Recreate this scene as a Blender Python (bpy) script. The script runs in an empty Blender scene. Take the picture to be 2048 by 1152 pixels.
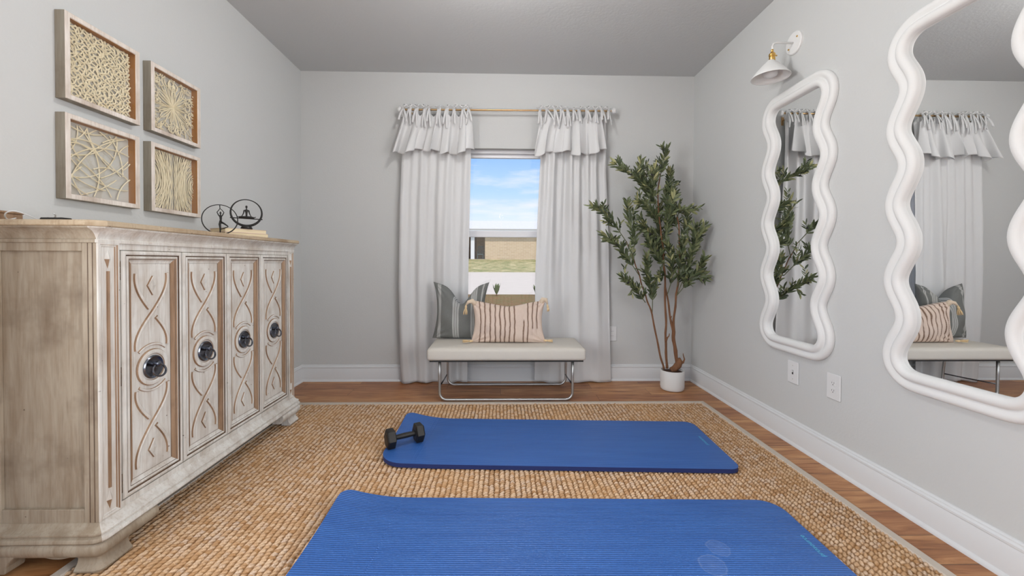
import bpy, math, random
import numpy as np
from mathutils import Vector, Matrix
random.seed(7)
rng = np.random.default_rng(7)
S = bpy.context.scene
COL = S.collection
PI = math.pi

# ------------------------------------------------------------------ camera
CAM_H = 1.0672
def cam_matrix(yaw, pitch, roll):
    return (Matrix.Rotation(yaw, 3, 'Z') @ Matrix.Rotation(pitch, 3, 'X') @ Matrix.Rotation(roll, 3, 'Y'))
cd = bpy.data.cameras.new('camera')
cam = bpy.data.objects.new('camera', cd)
COL.objects.link(cam)
cd.sensor_width = 36
cd.lens = 799.1165 / 2048 * 36
cd.shift_x = (1024 - 1019.886) / 2048
cd.shift_y = (535.098 - 576) / 2048
cd.clip_start = 0.05
cd.clip_end = 500
_R = cam_matrix(-0.0223, -0.0141, -0.0042)
cam.matrix_world = Matrix.Translation((0, 0, CAM_H)) @ (_R @ Matrix.Rotation(PI / 2, 3, 'X')).to_4x4()
S.camera = cam

# ------------------------------------------------------------------ colour management
S.view_settings.view_transform = 'Standard'
S.view_settings.look = 'None'
S.view_settings.gamma = 1
S.view_settings.use_curve_mapping = False
S.view_settings.exposure = 0.09

# ------------------------------------------------------------------ world sky
w = bpy.data.worlds.new('sky'); S.world = w; w.use_nodes = True
nt = w.node_tree; N = nt.nodes; LK = nt.links
for n in list(N): N.remove(n)
wo = N.new('ShaderNodeOutputWorld'); bg = N.new('ShaderNodeBackground')
tc = N.new('ShaderNodeTexCoord'); sx = N.new('ShaderNodeSeparateXYZ')
LK.new(tc.outputs['Generated'], sx.inputs[0])
cr = N.new('ShaderNodeValToRGB'); LK.new(sx.outputs['Z'], cr.inputs[0])
el = cr.color_ramp.elements
el[0].position = 0.0; el[0].color = (0.90, 0.92, 0.95, 1)
el[1].position = 0.5; el[1].color = (0.42, 0.58, 0.88, 1)
for pos, c in ((0.09, (0.80, 0.90, 1.0, 1)), (0.17, (0.50, 0.74, 1.0, 1)), (0.26, (0.30, 0.55, 1.0, 1))):
    e = el.new(pos); e.color = c
mp = N.new('ShaderNodeMapping'); mp.inputs['Scale'].default_value = (2.2, 2.2, 13)
mp.inputs['Rotation'].default_value = (0.06, 0.10, 0.3)
nz = N.new('ShaderNodeTexNoise'); nz.inputs['Scale'].default_value = 2.2; nz.inputs['Detail'].default_value = 6
nz.inputs['Roughness'].default_value = 0.55
LK.new(tc.outputs['Generated'], mp.inputs[0]); LK.new(mp.outputs[0], nz.inputs[0])
cl = N.new('ShaderNodeValToRGB'); LK.new(nz.outputs['Fac'], cl.inputs[0])
cl.color_ramp.elements[0].position = 0.46; cl.color_ramp.elements[0].color = (0, 0, 0, 1)
cl.color_ramp.elements[1].position = 0.72; cl.color_ramp.elements[1].color = (0.85, 0.85, 0.85, 1)
mx = N.new('ShaderNodeMix'); mx.data_type = 'RGBA'
LK.new(cl.outputs[0], mx.inputs['Factor']); LK.new(cr.outputs[0], mx.inputs[6]); mx.inputs[7].default_value = (0.95, 0.95, 1.0, 1)
LK.new(mx.outputs[2], bg.inputs[0])
mr = N.new('ShaderNodeMapRange'); mr.interpolation_type = 'SMOOTHSTEP'   # unseen upper sky brightened to add light through the window
mr.inputs['From Min'].default_value = 0.32; mr.inputs['From Max'].default_value = 0.65
mr.inputs['To Min'].default_value = 1.0; mr.inputs['To Max'].default_value = 1.4
LK.new(sx.outputs['Z'], mr.inputs['Value']); LK.new(mr.outputs[0], bg.inputs[1])
LK.new(bg.outputs[0], wo.inputs[0])

# ------------------------------------------------------------------ sun and large lights
def light(name, kind, loc, rot, energy, **kw):
    d = bpy.data.lights.new(name, kind); d.energy = energy
    for k, v in kw.items(): setattr(d, k, v)
    o = bpy.data.objects.new(name, d); COL.objects.link(o)
    o.location = loc; o.rotation_euler = rot
    return o
sun = light('sun', 'SUN', (6, -8, 9), (0, 0, 0), 2.6, angle=math.radians(0.6), color=(1.0, 0.95, 0.88))
sun.rotation_euler = Vector((-0.06, 0.52, -0.85)).to_track_quat('-Z', 'Y').to_euler()
# fill lamps added outside the two unseen side windows level with the viewer
light('left_fill_light', 'AREA', (-1.93, -.05, 1.35), (0, -PI / 2, 0), 88, shape='RECTANGLE', size=1.5, size_y=1.4, color=(0.98, 0.99, 1.0))
light('right_fill_light', 'AREA', (1.89, -.05, 1.35), (0, PI / 2, 0), 70, shape='RECTANGLE', size=1.5, size_y=1.4, color=(0.98, 0.99, 1.0))

# ------------------------------------------------------------------ object helpers
def tag(o, label=None, cat=None, group=None, kind=None):
    if label: o['label'] = label
    if cat: o['category'] = cat
    if group: o['group'] = group
    if kind: o['kind'] = kind
    return o
def thing(name, loc, label, cat, group=None):
    o = bpy.data.objects.new(name, None); COL.objects.link(o)
    o.location = loc; o.empty_display_size = 0.05
    return tag(o, label, cat, group)
def origin_of(o):
    v = Vector((0, 0, 0))
    while o is not None:
        v = v + o.location; o = o.parent
    return v
def children_of(o): return [c for c in bpy.data.objects if c.parent == o]
def copy_tree(o, parent=None):
    c = o.copy(); COL.objects.link(c)
    if parent is not None: c.parent = parent
    for ch in children_of(o): copy_tree(ch, c)
    return c

class MB:
    def __init__(s): s.v = []; s.f = []; s.m = []
    def add(s, verts, faces, m=0):
        b = len(s.v); s.v.extend([tuple(x) for x in verts])
        for f in faces: s.f.append(tuple(b + i for i in f)); s.m.append(m)
        return b
    def box(s, x0, x1, y0, y1, z0, z1, m=0, bev=0.0):
        if bev <= 0:
            s.add([(x0,y0,z0),(x1,y0,z0),(x1,y1,z0),(x0,y1,z0),(x0,y0,z1),(x1,y0,z1),(x1,y1,z1),(x0,y1,z1)],
                  [(0,3,2,1),(4,5,6,7),(0,1,5,4),(1,2,6,5),(2,3,7,6),(3,0,4,7)], m); return
        b = min(bev, (x1-x0)*.45, (y1-y0)*.45, (z1-z0)*.45)
        vs = []; idx = {}
        X = (x0, x1); Y = (y0, y1); Z = (z0, z1)
        for i in (0, 1):
            for j in (0, 1):
                for k in (0, 1):
                    sx_, sy_, sz_ = (1-2*i), (1-2*j), (1-2*k)
                    idx[i,j,k,'x'] = len(vs); vs.append((X[i], Y[j]+sy_*b, Z[k]+sz_*b))
                    idx[i,j,k,'y'] = len(vs); vs.append((X[i]+sx_*b, Y[j], Z[k]+sz_*b))
                    idx[i,j,k,'z'] = len(vs); vs.append((X[i]+sx_*b, Y[j]+sy_*b, Z[k]))
        fs = []
        for i in (0, 1): fs.append([idx[i,j,k,'x'] for j, k in ((0,0),(1,0),(1,1),(0,1))])
        for j in (0, 1): fs.append([idx[i,j,k,'y'] for i, k in ((0,0),(1,0),(1,1),(0,1))])
        for k in (0, 1): fs.append([idx[i,j,k,'z'] for i, j in ((0,0),(1,0),(1,1),(0,1))])
        for j in (0, 1):
            for k in (0, 1): fs.append([idx[0,j,k,'y'], idx[1,j,k,'y'], idx[1,j,k,'z'], idx[0,j,k,'z']])
        for i in (0, 1):
            for k in (0, 1): fs.append([idx[i,0,k,'x'], idx[i,1,k,'x'], idx[i,1,k,'z'], idx[i,0,k,'z']])
        for i in (0, 1):
            for j in (0, 1): fs.append([idx[i,j,0,'x'], idx[i,j,1,'x'], idx[i,j,1,'y'], idx[i,j,0,'y']])
        for i in (0, 1):
            for j in (0, 1):
                for k in (0, 1): fs.append([idx[i,j,k,'x'], idx[i,j,k,'y'], idx[i,j,k,'z']])
        s.add(vs, fs, m)
    def tube(s, pts, r, n=8, m=0, caps=True, closed=False):
        pts = [Vector(p) for p in pts]; k = len(pts)
        rs = r if isinstance(r, (list, tuple)) else [r] * k
        prev = None; rings = []
        for i, p in enumerate(pts):
            if closed: t = (pts[(i+1) % k] - pts[i-1])
            else: t = pts[min(i+1, k-1)] - pts[max(i-1, 0)]
            t = t.normalized() if t.length > 1e-9 else Vector((0, 0, 1))
            if prev is None:
                a = Vector((0, 0, 1)) if abs(t.z) < .9 else Vector((1, 0, 0))
                u = t.cross(a).normalized()
            else:
                u = (prev - t * prev.dot(t))
                u = u.normalized() if u.length > 1e-6 else t.orthogonal().normalized()
            prev = u; v_ = t.cross(u)
            rings.append([tuple(p + (u * math.cos(2*PI*j/n) + v_ * math.sin(2*PI*j/n)) * rs[i]) for j in range(n)])
        vs = [q for r_ in rings for q in r_]; fs = []
        kk = k if closed else k - 1
        for i in range(kk):
            for j in range(n):
                a = i*n + j; b = i*n + (j+1) % n; c = ((i+1) % k)*n + (j+1) % n; d = ((i+1) % k)*n + j
                fs.append((a, b, c, d))
        if caps and not closed:
            fs.append(tuple(range(n))[::-1]); fs.append(tuple((k-1)*n + j for j in range(n)))
        s.add(vs, fs, m)
    def lathe(s, prof, c, axis=(0, 0, 1), n=32, m=0, cap0=True, cap1=True):
        """prof: list of (radius, height along axis)."""
        ax = Vector(axis).normalized(); u = ax.orthogonal().normalized(); v_ = ax.cross(u); c = Vector(c)
        vs = []
        for r, h in prof:
            for j in range(n):
                a = 2*PI*j/n
                vs.append(tuple(c + ax*h + (u*math.cos(a) + v_*math.sin(a))*r))
        fs = []
        for i in range(len(prof)-1):
            for j in range(n):
                fs.append((i*n+j, i*n+(j+1) % n, (i+1)*n+(j+1) % n, (i+1)*n+j))
        if cap0: fs.append(tuple(range(n))[::-1])
        if cap1: fs.append(tuple((len(prof)-1)*n + j for j in range(n)))
        s.add(vs, fs, m)
    def grid(s, P, m=0, flip=False):
        nu = len(P); nv = len(P[0]); vs = [tuple(q) for row in P for q in row]; fs = []
        for i in range(nu-1):
            for j in range(nv-1):
                f = (i*nv+j, (i+1)*nv+j, (i+1)*nv+j+1, i*nv+j+1)
                fs.append(f[::-1] if flip else f)
        s.add(vs, fs, m)
    def build(s, name, mats, parent=None, smooth=False, auto=None, solid=None, bevel=None, sub=0, kind=None):
        me = bpy.data.meshes.new(name)
        org = origin_of(parent) if parent is not None else Vector((0, 0, 0))
        me.from_pydata([(x-org.x, y-org.y, z-org.z) for x, y, z in s.v], [], s.f)
        if not isinstance(mats, (list, tuple)): mats = [mats]
        for mt in mats: me.materials.append(mt)
        if len(mats) > 1: me.polygons.foreach_set('material_index', s.m)
        import bmesh
        bm = bmesh.new(); bm.from_mesh(me); bmesh.ops.recalc_face_normals(bm, faces=bm.faces)
        if auto is not None:
            for f in bm.faces: f.smooth = True
            for e in bm.edges:
                if len(e.link_faces) == 2 and e.calc_face_angle(0) > auto: e.smooth = False
        elif smooth:
            for f in bm.faces: f.smooth = True
        bm.to_mesh(me); bm.free()
        me.update()
        o = bpy.data.objects.new(name, me); COL.objects.link(o)
        if parent is not None: o.parent = parent
        if solid:
            md = o.modifiers.new('thickness', 'SOLIDIFY'); md.thickness = solid; md.offset = 0
        if bevel:
            md = o.modifiers.new('bevel', 'BEVEL'); md.width = bevel; md.segments = 2; md.limit_method = 'ANGLE'
        if sub:
            md = o.modifiers.new('subdivision', 'SUBSURF'); md.levels = sub; md.render_levels = sub
        if kind: o['kind'] = kind
        return o

def rect_ring(mb, y0, y1, z0, z1, prof, x, sgn=1, mside=None, cap=None):
    """mitred rectangular moulding in a plane of constant x. prof = (inset, height); mside(i) -> material of the vertical runs, horizontal runs"""
    loops = []
    for ins, h in prof:
        xx = x + sgn*h
        loops.append([(xx, y0+ins, z0+ins), (xx, y1-ins, z0+ins), (xx, y1-ins, z1-ins), (xx, y0+ins, z1-ins)])
    for i in range(len(loops)-1):
        mv, mh = mside(i) if mside else (0, 0)
        A, B = loops[i], loops[i+1]
        for j in range(4):
            k = (j+1) % 4
            mb.add([A[j], A[k], B[k], B[j]], [(0, 1, 2, 3)], mh if j in (0, 2) else mv)
    if cap is not None: mb.add(loops[-1], [(0, 1, 2, 3)], cap)

def skirt(mb, path, prof, segs=1, m=0, cap_ends=False, closed_prof=False, m_near=None):
    """sweep prof=(out,z) along an open xy path; corners turned with segs steps (1 = clipped)."""
    pts = [Vector(p) for p in path]; st = []
    nrm = []
    for i in range(len(pts)-1):
        d = (pts[i+1]-pts[i]).normalized(); nrm.append(Vector((d.y, -d.x)))
    st.append((pts[0], nrm[0]))
    for i in range(1, len(pts)-1):
        a, b = nrm[i-1], nrm[i]
        if segs == 0:
            mm = (a+b); mm = mm / (mm.dot(a)); st.append((pts[i], mm))
        else:
            a0 = math.atan2(a.y, a.x); a1 = math.atan2(b.y, b.x)
            while a1 < a0 - PI: a1 += 2*PI
            while a1 > a0 + PI: a1 -= 2*PI
            for q in range(segs+1):
                an = a0 + (a1-a0)*q/segs; st.append((pts[i], Vector((math.cos(an), math.sin(an)))))
    st.append((pts[-1], nrm[-1]))
    rows = [[(p.x+n.x*o, p.y+n.y*o, z) for o, z in prof] for p, n in st]
    np_ = len(prof); vs = [q for r in rows for q in r]; fs = []
    for i in range(len(rows)-1):
        out = []
        for j in range(np_ if closed_prof else np_-1):
            k = (j+1) % np_
            out.append((i*np_+j, (i+1)*np_+j, (i+1)*np_+k, i*np_+k))
        if m_near is not None and (st[i][1]+st[i+1][1]).y < -1.1: mb.add(vs, out, m_near)   # the run facing the near end
        else: fs += out
    if cap_ends:
        fs.append(tuple(range(np_))); fs.append(tuple((len(rows)-1)*np_ + j for j in range(np_))[::-1])
    mb.add(vs, fs, m)

# ------------------------------------------------------------------ materials
def srgb(r, g, b):
    def c(v):
        v /= 255.0
        return v/12.92 if v <= 0.04045 else ((v+0.055)/1.055)**2.4
    return (c(r), c(g), c(b), 1)
class Mat:
    def __init__(s, name, color=(.5,.5,.5,1), rough=.5, metal=0.0, spec=.5):
        s.m = bpy.data.materials.new(name); s.m.use_nodes = True
        s.t = s.m.node_tree; s.N = s.t.nodes; s.L = s.t.links
        s.b = s.N['Principled BSDF']; s.out = s.N['Material Output']
        s.b.inputs['Base Color'].default_value = color
        s.b.inputs['Roughness'].default_value = rough
        s.b.inputs['Metallic'].default_value = metal
        s.b.inputs['Specular IOR Level'].default_value = spec
        s._c = None
    def n(s, t, **kw):
        x = s.N.new(t)
        for k, v in kw.items(): setattr(x, k, v)
        return x
    def coord(s, scale=(1,1,1), rot=(0,0,0), kind='Object', loc=(0,0,0)):
        if s._c is None: s._c = s.n('ShaderNodeTexCoord')
        m = s.n('ShaderNodeMapping'); m.inputs['Scale'].default_value = scale; m.inputs['Rotation'].default_value = rot; m.inputs['Location'].default_value = loc
        s.L.new(s._c.outputs[kind], m.inputs[0]); return m.outputs[0]
    def noise(s, co, scale, detail=4, rough=.5, dist=0.0):
        x = s.n('ShaderNodeTexNoise'); x.inputs['Scale'].default_value = scale; x.inputs['Detail'].default_value = detail
        x.inputs['Roughness'].default_value = rough; x.inputs['Distortion'].default_value = dist
        s.L.new(co, x.inputs['Vector']); return x.outputs['Fac']
    def ramp(s, fac, stops):
        x = s.n('ShaderNodeValToRGB'); s.L.new(fac, x.inputs[0]); e = x.color_ramp.elements
        e[0].position = stops[0][0]; e[0].color = stops[0][1]
        e[1].position = stops[-1][0]; e[1].color = stops[-1][1]
        for p_, c in stops[1:-1]:
            q = e.new(p_); q.color = c
        return x.outputs[0]
    def mix(s, fac, a, b, mode='MIX'):
        x = s.n('ShaderNodeMix'); x.data_type = 'RGBA'; x.blend_type = mode
        for sock, val in ((x.inputs['Factor'], fac), (x.inputs[6], a), (x.inputs[7], b)):
            if isinstance(val, bpy.types.NodeSocket): s.L.new(val, sock)
            else: sock.default_value = val
        return x.outputs[2]
    def math(s, op, a, b=0.0, clamp=False):
        x = s.n('ShaderNodeMath', operation=op); x.use_clamp = clamp
        for i, val in enumerate((a, b)):
            if isinstance(val, bpy.types.NodeSocket): s.L.new(val, x.inputs[i])
            else: x.inputs[i].default_value = val
        return x.outputs[0]
    def color(s, sock): s.L.new(sock, s.b.inputs['Base Color']); return s
    def rough(s, sock): s.L.new(sock, s.b.inputs['Roughness']); return s
    def bump(s, h, strength=.3, dist=.01):
        x = s.n('ShaderNodeBump'); x.inputs['Strength'].default_value = strength; x.inputs['Distance'].default_value = dist
        s.L.new(h, x.inputs['Height']); s.L.new(x.outputs[0], s.b.inputs['Normal']); return s
g = lambda v: (v, v, v, 1)
def paint(name, col, rough=.6, bump=.12, scale=140, spec=.3):
    m = Mat(name, col, rough, spec=spec); co = m.coord()
    m.bump(m.noise(co, scale, 3), bump, .002); return m.m
M = {}
M['wall'] = paint('wall_paint', (0.590, 0.598, 0.592, 1), .7, .35, 90)
M['ceiling'] = paint('ceiling_paint', (0.58, 0.595, 0.60, 1), .8, .5, 60)
M['trim'] = paint('trim_paint', (0.70, 0.71, 0.72, 1), .35, .03)
M['white'] = paint('white_plaster', (0.76, 0.76, 0.75, 1), .55, .12, 60)
M['plastic'] = paint('white_plastic', (0.72, 0.72, 0.72, 1), .35, .0)
M['vinyl'] = paint('white_vinyl', (0.80, 0.80, 0.82, 1), .3, .0)
M['dark'] = paint('dark_slot', (0.03, 0.03, 0.03, 1), .6, 0)
M['black_metal'] = Mat('black_metal', (0.022, 0.020, 0.018, 1), .45, .5).m
M['iron'] = Mat('dark_iron', (0.17, 0.18, 0.21, 1), .24, 1.0).m
M['brass'] = Mat('brass', (0.75, 0.47, 0.14, 1), .25, 1.0).m
M['brass_rod'] = Mat('satin_brass', (0.62, 0.42, 0.22, 1), .35, 1.0).m
M['chrome'] = Mat('brushed_steel', (0.52, 0.52, 0.51, 1), .40, 1.0).m
M['hinge'] = Mat('aged_bronze', (0.20, 0.15, 0.11, 1), .4, .9).m

def whitewash(name, light_, mid, dark, stretch=(1, 1, .12), seed=0, amount=.5, spots=True):
    m = Mat(name, light_, .55, spec=.35)
    co = m.coord(stretch, loc=(seed, seed*.7, seed*.3)); c2 = m.coord((1, 1, 1), loc=(seed, 0, 0))
    a = m.noise(co, 22, 6, .62, .4); b = m.noise(c2, 5, 4, .6)
    col = m.mix(m.ramp(a, [(.40, g(0)), (.66, g(1))]), light_, mid)
    col = m.mix(m.ramp(b, [(.52, g(0)), (.74, g(amount))]), col, dark)
    if spots:
        v = m.n('ShaderNodeTexVoronoi'); v.inputs['Scale'].default_value = 17; m.L.new(c2, v.inputs['Vector'])
        col = m.mix(m.ramp(v.outputs['Distance'], [(.035, g(.8)), (.06, g(0))]), col, (0.10, 0.065, 0.04, 1))
    fine = m.noise(m.coord((1, 1, .05)), 160, 3)
    col = m.mix(m.ramp(fine, [(.3, g(.25)), (.5, g(0))]), col, dark)
    m.color(col); m.bump(m.math('ADD', m.math('MULTIPLY', a, .3), fine), .16, .002); return m.m
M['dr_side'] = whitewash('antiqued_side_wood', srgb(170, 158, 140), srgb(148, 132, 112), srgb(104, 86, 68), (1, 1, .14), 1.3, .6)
M['dr_front'] = whitewash('whitewashed_wood', srgb(222, 220, 214), srgb(200, 193, 184), srgb(150, 130, 110), (1, 1, .14), 3.1, .45)
M['dr_top'] = whitewash('limed_top_wood', srgb(188, 170, 144), srgb(164, 142, 114), srgb(116, 90, 62), (1, .14, 1), 5.1, .6)
M['glaze'] = whitewash('brown_glaze', srgb(164, 136, 110), srgb(128, 98, 72), srgb(84, 60, 42), (1, 1, .1), 7.7, .6, False)
M['groove'] = whitewash('dark_glaze', srgb(112, 92, 76), srgb(84, 66, 52), srgb(50, 38, 30), (1, 1, .2), 9.7, .6, False)
M['fr_wood'] = whitewash('frame_whitewash', srgb(234, 226, 218), srgb(212, 200, 188), srgb(140, 108, 82), (1, 1, .2), 11.0, .4, False)
M['fr_side'] = whitewash('frame_side_grey', srgb(166, 160, 146), srgb(140, 130, 114), srgb(100, 82, 66), (1, 1, .08), 12.0, .5, False)
M['fr_inner'] = Mat('frame_inner_brown', srgb(172, 118, 58), .5).m
M['paper'] = Mat('cream_paper', srgb(234, 222, 190), .7).m
M['backing'] = Mat('grey_backing', srgb(196, 192, 182), .8).m

def fabric(name, col, col2, sc=400, rough=.9, bump=.3, trans=0.0, sheen=0.0):
    m = Mat(name, col, rough, spec=.2); co = m.coord()
    n1 = m.noise(co, sc, 2); n2 = m.noise(co, 8, 3)
    m.color(m.mix(m.math('ADD', m.math('MULTIPLY', n1, .6), m.math('MULTIPLY', n2, .4)), col, col2))
    m.bump(n1, bump, .002)
    if trans > 0:
        tr = m.n('ShaderNodeBsdfTranslucent'); tr.inputs[0].default_value = col
        ms = m.n('ShaderNodeMixShader'); ms.inputs[0].default_value = trans
        m.L.new(m.b.outputs[0], ms.inputs[1]); m.L.new(tr.outputs[0], ms.inputs[2]); m.L.new(ms.outputs[0], m.out.inputs[0])
    return m.m
M['curtain'] = fabric('white_linen', (0.80, 0.80, 0.80, 1), (0.87, 0.87, 0.87, 1), 260, .9, .2, .22)
M['seat'] = fabric('cream_linen', srgb(214, 208, 198), srgb(196, 190, 180), 420, .9, .3)
M['tassel'] = fabric('cream_yarn', srgb(232, 208, 168), srgb(214, 184, 140), 300, .95, .5)

def glass_thin(name, tint=(1, 1, 1, 1), refl=.09):
    m = Mat(name); m.N.remove(m.b)
    t = m.n('ShaderNodeBsdfTransparent'); t.inputs[0].default_value = tint
    gl = m.n('ShaderNodeBsdfGlossy'); gl.inputs['Roughness'].default_value = 0.0
    lw = m.n('ShaderNodeLayerWeight'); lw.inputs[0].default_value = .5      # Schlick reflectance, same from both sides
    fr = m.math('ADD', m.math('MULTIPLY', m.math('POWER', lw.outputs['Facing'], 4.0), .85), .07, True)
    ms = m.n('ShaderNodeMixShader'); m.L.new(fr, ms.inputs[0])
    m.L.new(t.outputs[0], ms.inputs[1]); m.L.new(gl.outputs[0], ms.inputs[2]); m.L.new(ms.outputs[0], m.out.inputs[0])
    return m.m
M['glass'] = glass_thin('clear_glass')
M['mirror'] = Mat('mirror_silver', (0.88, 0.89, 0.89, 1), 0.0, 1.0).m
M['mirror'].node_tree.nodes['Principled BSDF'].inputs['Roughness'].default_value = .005

# floor planks: boards running left to right
def floor_mat():
    m = Mat('plank_floor', (.4, .25, .15, 1), .38, spec=.4)
    co = m.coord()
    br = m.n('ShaderNodeTexBrick'); br.offset = .37; br.inputs['Scale'].default_value = 1
    br.inputs['Brick Width'].default_value = 1.22; br.inputs['Row Height'].default_value = .152
    br.inputs['Mortar Size'].default_value = .0012; br.inputs['Mortar Smooth'].default_value = .1
    br.inputs['Color1'].default_value = g(0.0); br.inputs['Color2'].default_value = g(1.0); br.inputs['Mortar'].default_value = g(.5)
    m.L.new(co, br.inputs['Vector'])
    st = m.coord((1.0, 9, 1)); 
    addv = m.n('ShaderNodeVectorMath', operation='ADD'); m.L.new(st, addv.inputs[0])
    cmb = m.n('ShaderNodeCombineXYZ'); m.L.new(m.math('MULTIPLY', br.outputs['Color'], 13.0), cmb.inputs[2]); m.L.new(cmb.outputs[0], addv.inputs[1])
    n1 = m.noise(addv.outputs[0], 3.2, 7, .6, .9)
    wood = m.ramp(n1, [(.30, srgb(140, 92, 56)), (.48, srgb(182, 132, 88)), (.66, srgb(210, 166, 120))])
    tone = m.mix(br.outputs['Color'], srgb(214, 190, 176), srgb(255, 246, 232))
    col = m.mix(1.0, wood, tone, 'MULTIPLY')
    col = m.mix(br.outputs['Fac'], col, srgb(58, 38, 26))
    m.color(col); m.bump(m.math('SUBTRACT', m.math('MULTIPLY', n1, .3), br.outputs['Fac']), .2, .002)
    return m.m
M['floor'] = floor_mat()

# woven rug: one tone per stitch, fibres inside it
CX, CY = .0250, .0178
def rug_mat():
    m = Mat('seagrass_weave', (.5, .35, .2, 1), .8, spec=.25)
    co = m.coord()
    sp = m.n('ShaderNodeSeparateXYZ'); m.L.new(co, sp.inputs[0])
    ix = m.math('FLOOR', m.math('DIVIDE', sp.outputs[0], CX)); iy = m.math('FLOOR', m.math('DIVIDE', sp.outputs[1], CY))
    cb = m.n('ShaderNodeCombineXYZ'); m.L.new(ix, cb.inputs[0]); m.L.new(iy, cb.inputs[1])
    wn = m.n('ShaderNodeTexWhiteNoise'); m.L.new(cb.outputs[0], wn.inputs['Vector'])
    c = m.ramp(wn.outputs['Value'], [(0.0, srgb(180, 142, 104)), (.35, srgb(204, 172, 138)), (.7, srgb(222, 196, 166)), (1.0, srgb(210, 190, 170))])
    fib = m.noise(m.coord((1, .25, 1), (0, 0, .5)), 420, 3)
    c = m.mix(m.ramp(fib, [(.35, g(.55)), (.6, g(0))]), c, srgb(150, 104, 60))
    at = m.n('ShaderNodeAttribute'); at.attribute_name = 'stitch_height'           # shade painted into the low gaps between stitches, with brown warp cords
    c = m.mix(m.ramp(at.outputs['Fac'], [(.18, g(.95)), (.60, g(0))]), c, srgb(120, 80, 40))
    blot = m.noise(co, 3.5, 3)
    c = m.mix(m.ramp(blot, [(.42, g(0)), (.62, g(.30))]), c, srgb(196, 152, 102))
    m.color(c); m.bump(fib, .5, .003); return m.m
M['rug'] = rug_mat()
M['rug_edge'] = fabric('rug_binding', srgb(206, 196, 184), srgb(190, 178, 164), 500, .85, .3)

def mat_foam():
    m = Mat('blue_foam', srgb(44, 86, 160), .42, spec=.45)
    co = m.coord()
    wv = m.n('ShaderNodeTexWave'); wv.wave_type = 'BANDS'; wv.bands_direction = 'Y'; wv.inputs['Scale'].default_value = 33
    wv.inputs['Distortion'].default_value = .25; wv.inputs['Detail'].default_value = 1
    m.L.new(co, wv.inputs['Vector'])
    n1 = m.noise(m.coord((.6, 6, 1)), 4, 3)
    c = m.mix(n1, srgb(38, 80, 146), srgb(56, 102, 170))
    sp = m.n('ShaderNodeSeparateXYZ'); m.L.new(co, sp.inputs[0])
    # two faint round sweat marks
    tot = None
    for (cx_, cy_, r_) in ((.545, .005, .042), (.485, -.075, .048)):
        dx = m.math('SUBTRACT', sp.outputs[0], cx_); dy = m.math('SUBTRACT', sp.outputs[1], cy_)
        d = m.math('SQRT', m.math('ADD', m.math('MULTIPLY', dx, dx), m.math('MULTIPLY', dy, dy)))
        d = m.math('ADD', d, m.math('MULTIPLY', m.math('SUBTRACT', m.noise(co, 26, 2), .5), .025))
        q = m.ramp(m.math('DIVIDE', d, r_), [(.0, g(.22)), (.85, g(.12)), (.93, g(.5)), (1.0, g(0.0))])
        tot = q if tot is None else m.math('MAXIMUM', tot, q)
    m.m['marks'] = 1
    cm = m.mix(m.math('MULTIPLY', tot, .28), c, (.55, .6, .75, 1))
    m.color(cm)
    m.bump(wv.outputs['Fac'], .55, .003)
    return m.m
def mat_foam_plain():
    m = Mat('blue_foam_plain', srgb(44, 86, 160), .42, spec=.45)
    co = m.coord()
    wv = m.n('ShaderNodeTexWave'); wv.wave_type = 'BANDS'; wv.bands_direction = 'Y'; wv.inputs['Scale'].default_value = 33
    wv.inputs['Distortion'].default_value = .25
    m.L.new(co, wv.inputs['Vector'])
    n1 = m.noise(m.coord((.6, 6, 1)), 4, 3)
    m.color(m.mix(n1, srgb(38, 80, 146), srgb(56, 102, 170)))
    m.bump(wv.outputs['Fac'], .35, .002)
    return m.m
M['foam_marked'] = mat_foam(); M['foam'] = mat_foam_plain()
M['foam_edge'] = Mat('navy_foam_edge', srgb(20, 38, 92), .6).m
M['teal'] = Mat('teal_print', srgb(84, 168, 196), .6).m
M['book'] = Mat('book_cover', srgb(214, 190, 176), .6).m
M['pages'] = Mat('book_pages', srgb(226, 210, 176), .8).m
M['grass'] = None
# ------------------------------------------------------------------ room shell
XL, XR, YB, YR, H = -1.769, 1.731, 3.58, -2.2, 2.74
WT = .14
WX0, WX1, WZ0, WZ1 = -.42, .49, .56, 2.078       # far window opening
def wall(name, boxes, m):
    mb = MB()
    for b in boxes: mb.box(*b)
    return mb.build(name, m, kind='structure')
wall('floor', [(XL-WT, XR+WT, YR-.1, YB+WT, -.12, 0)], M['floor'])
wall('ceiling', [(XL-WT, XR+WT, YR-.1, YB+WT, H, H+.12)], M['ceiling'])
SY0, SY1, SZ0, SZ1 = -.75, .65, .60, 2.10       # unseen side windows added to brighten the room, level with the viewer
for nm, xa, xb_ in (('wall_left', XL-WT, XL), ('wall_right', XR, XR+WT)):
    wall(nm, [(xa, xb_, YR-.1, SY0, 0, H), (xa, xb_, SY1, YB+WT, 0, H), (xa, xb_, SY0, SY1, 0, SZ0), (xa, xb_, SY0, SY1, SZ1, H)], M['wall'])
wall('wall_back', [(XL, WX0, YB, YB+WT, 0, H), (WX1, XR, YB, YB+WT, 0, H), (WX0, WX1, YB, YB+WT, 0, WZ0), (WX0, WX1, YB, YB+WT, WZ1, H)], M['wall'])
wall('wall_front', [(XL, -1.35, YR-.1, YR, 0, H), (1.35, XR, YR-.1, YR, 0, H), (-1.35, 1.35, YR-.1, YR, 0, .3), (-1.35, 1.35, YR-.1, YR, 2.4, H)], M['wall'])

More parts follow.
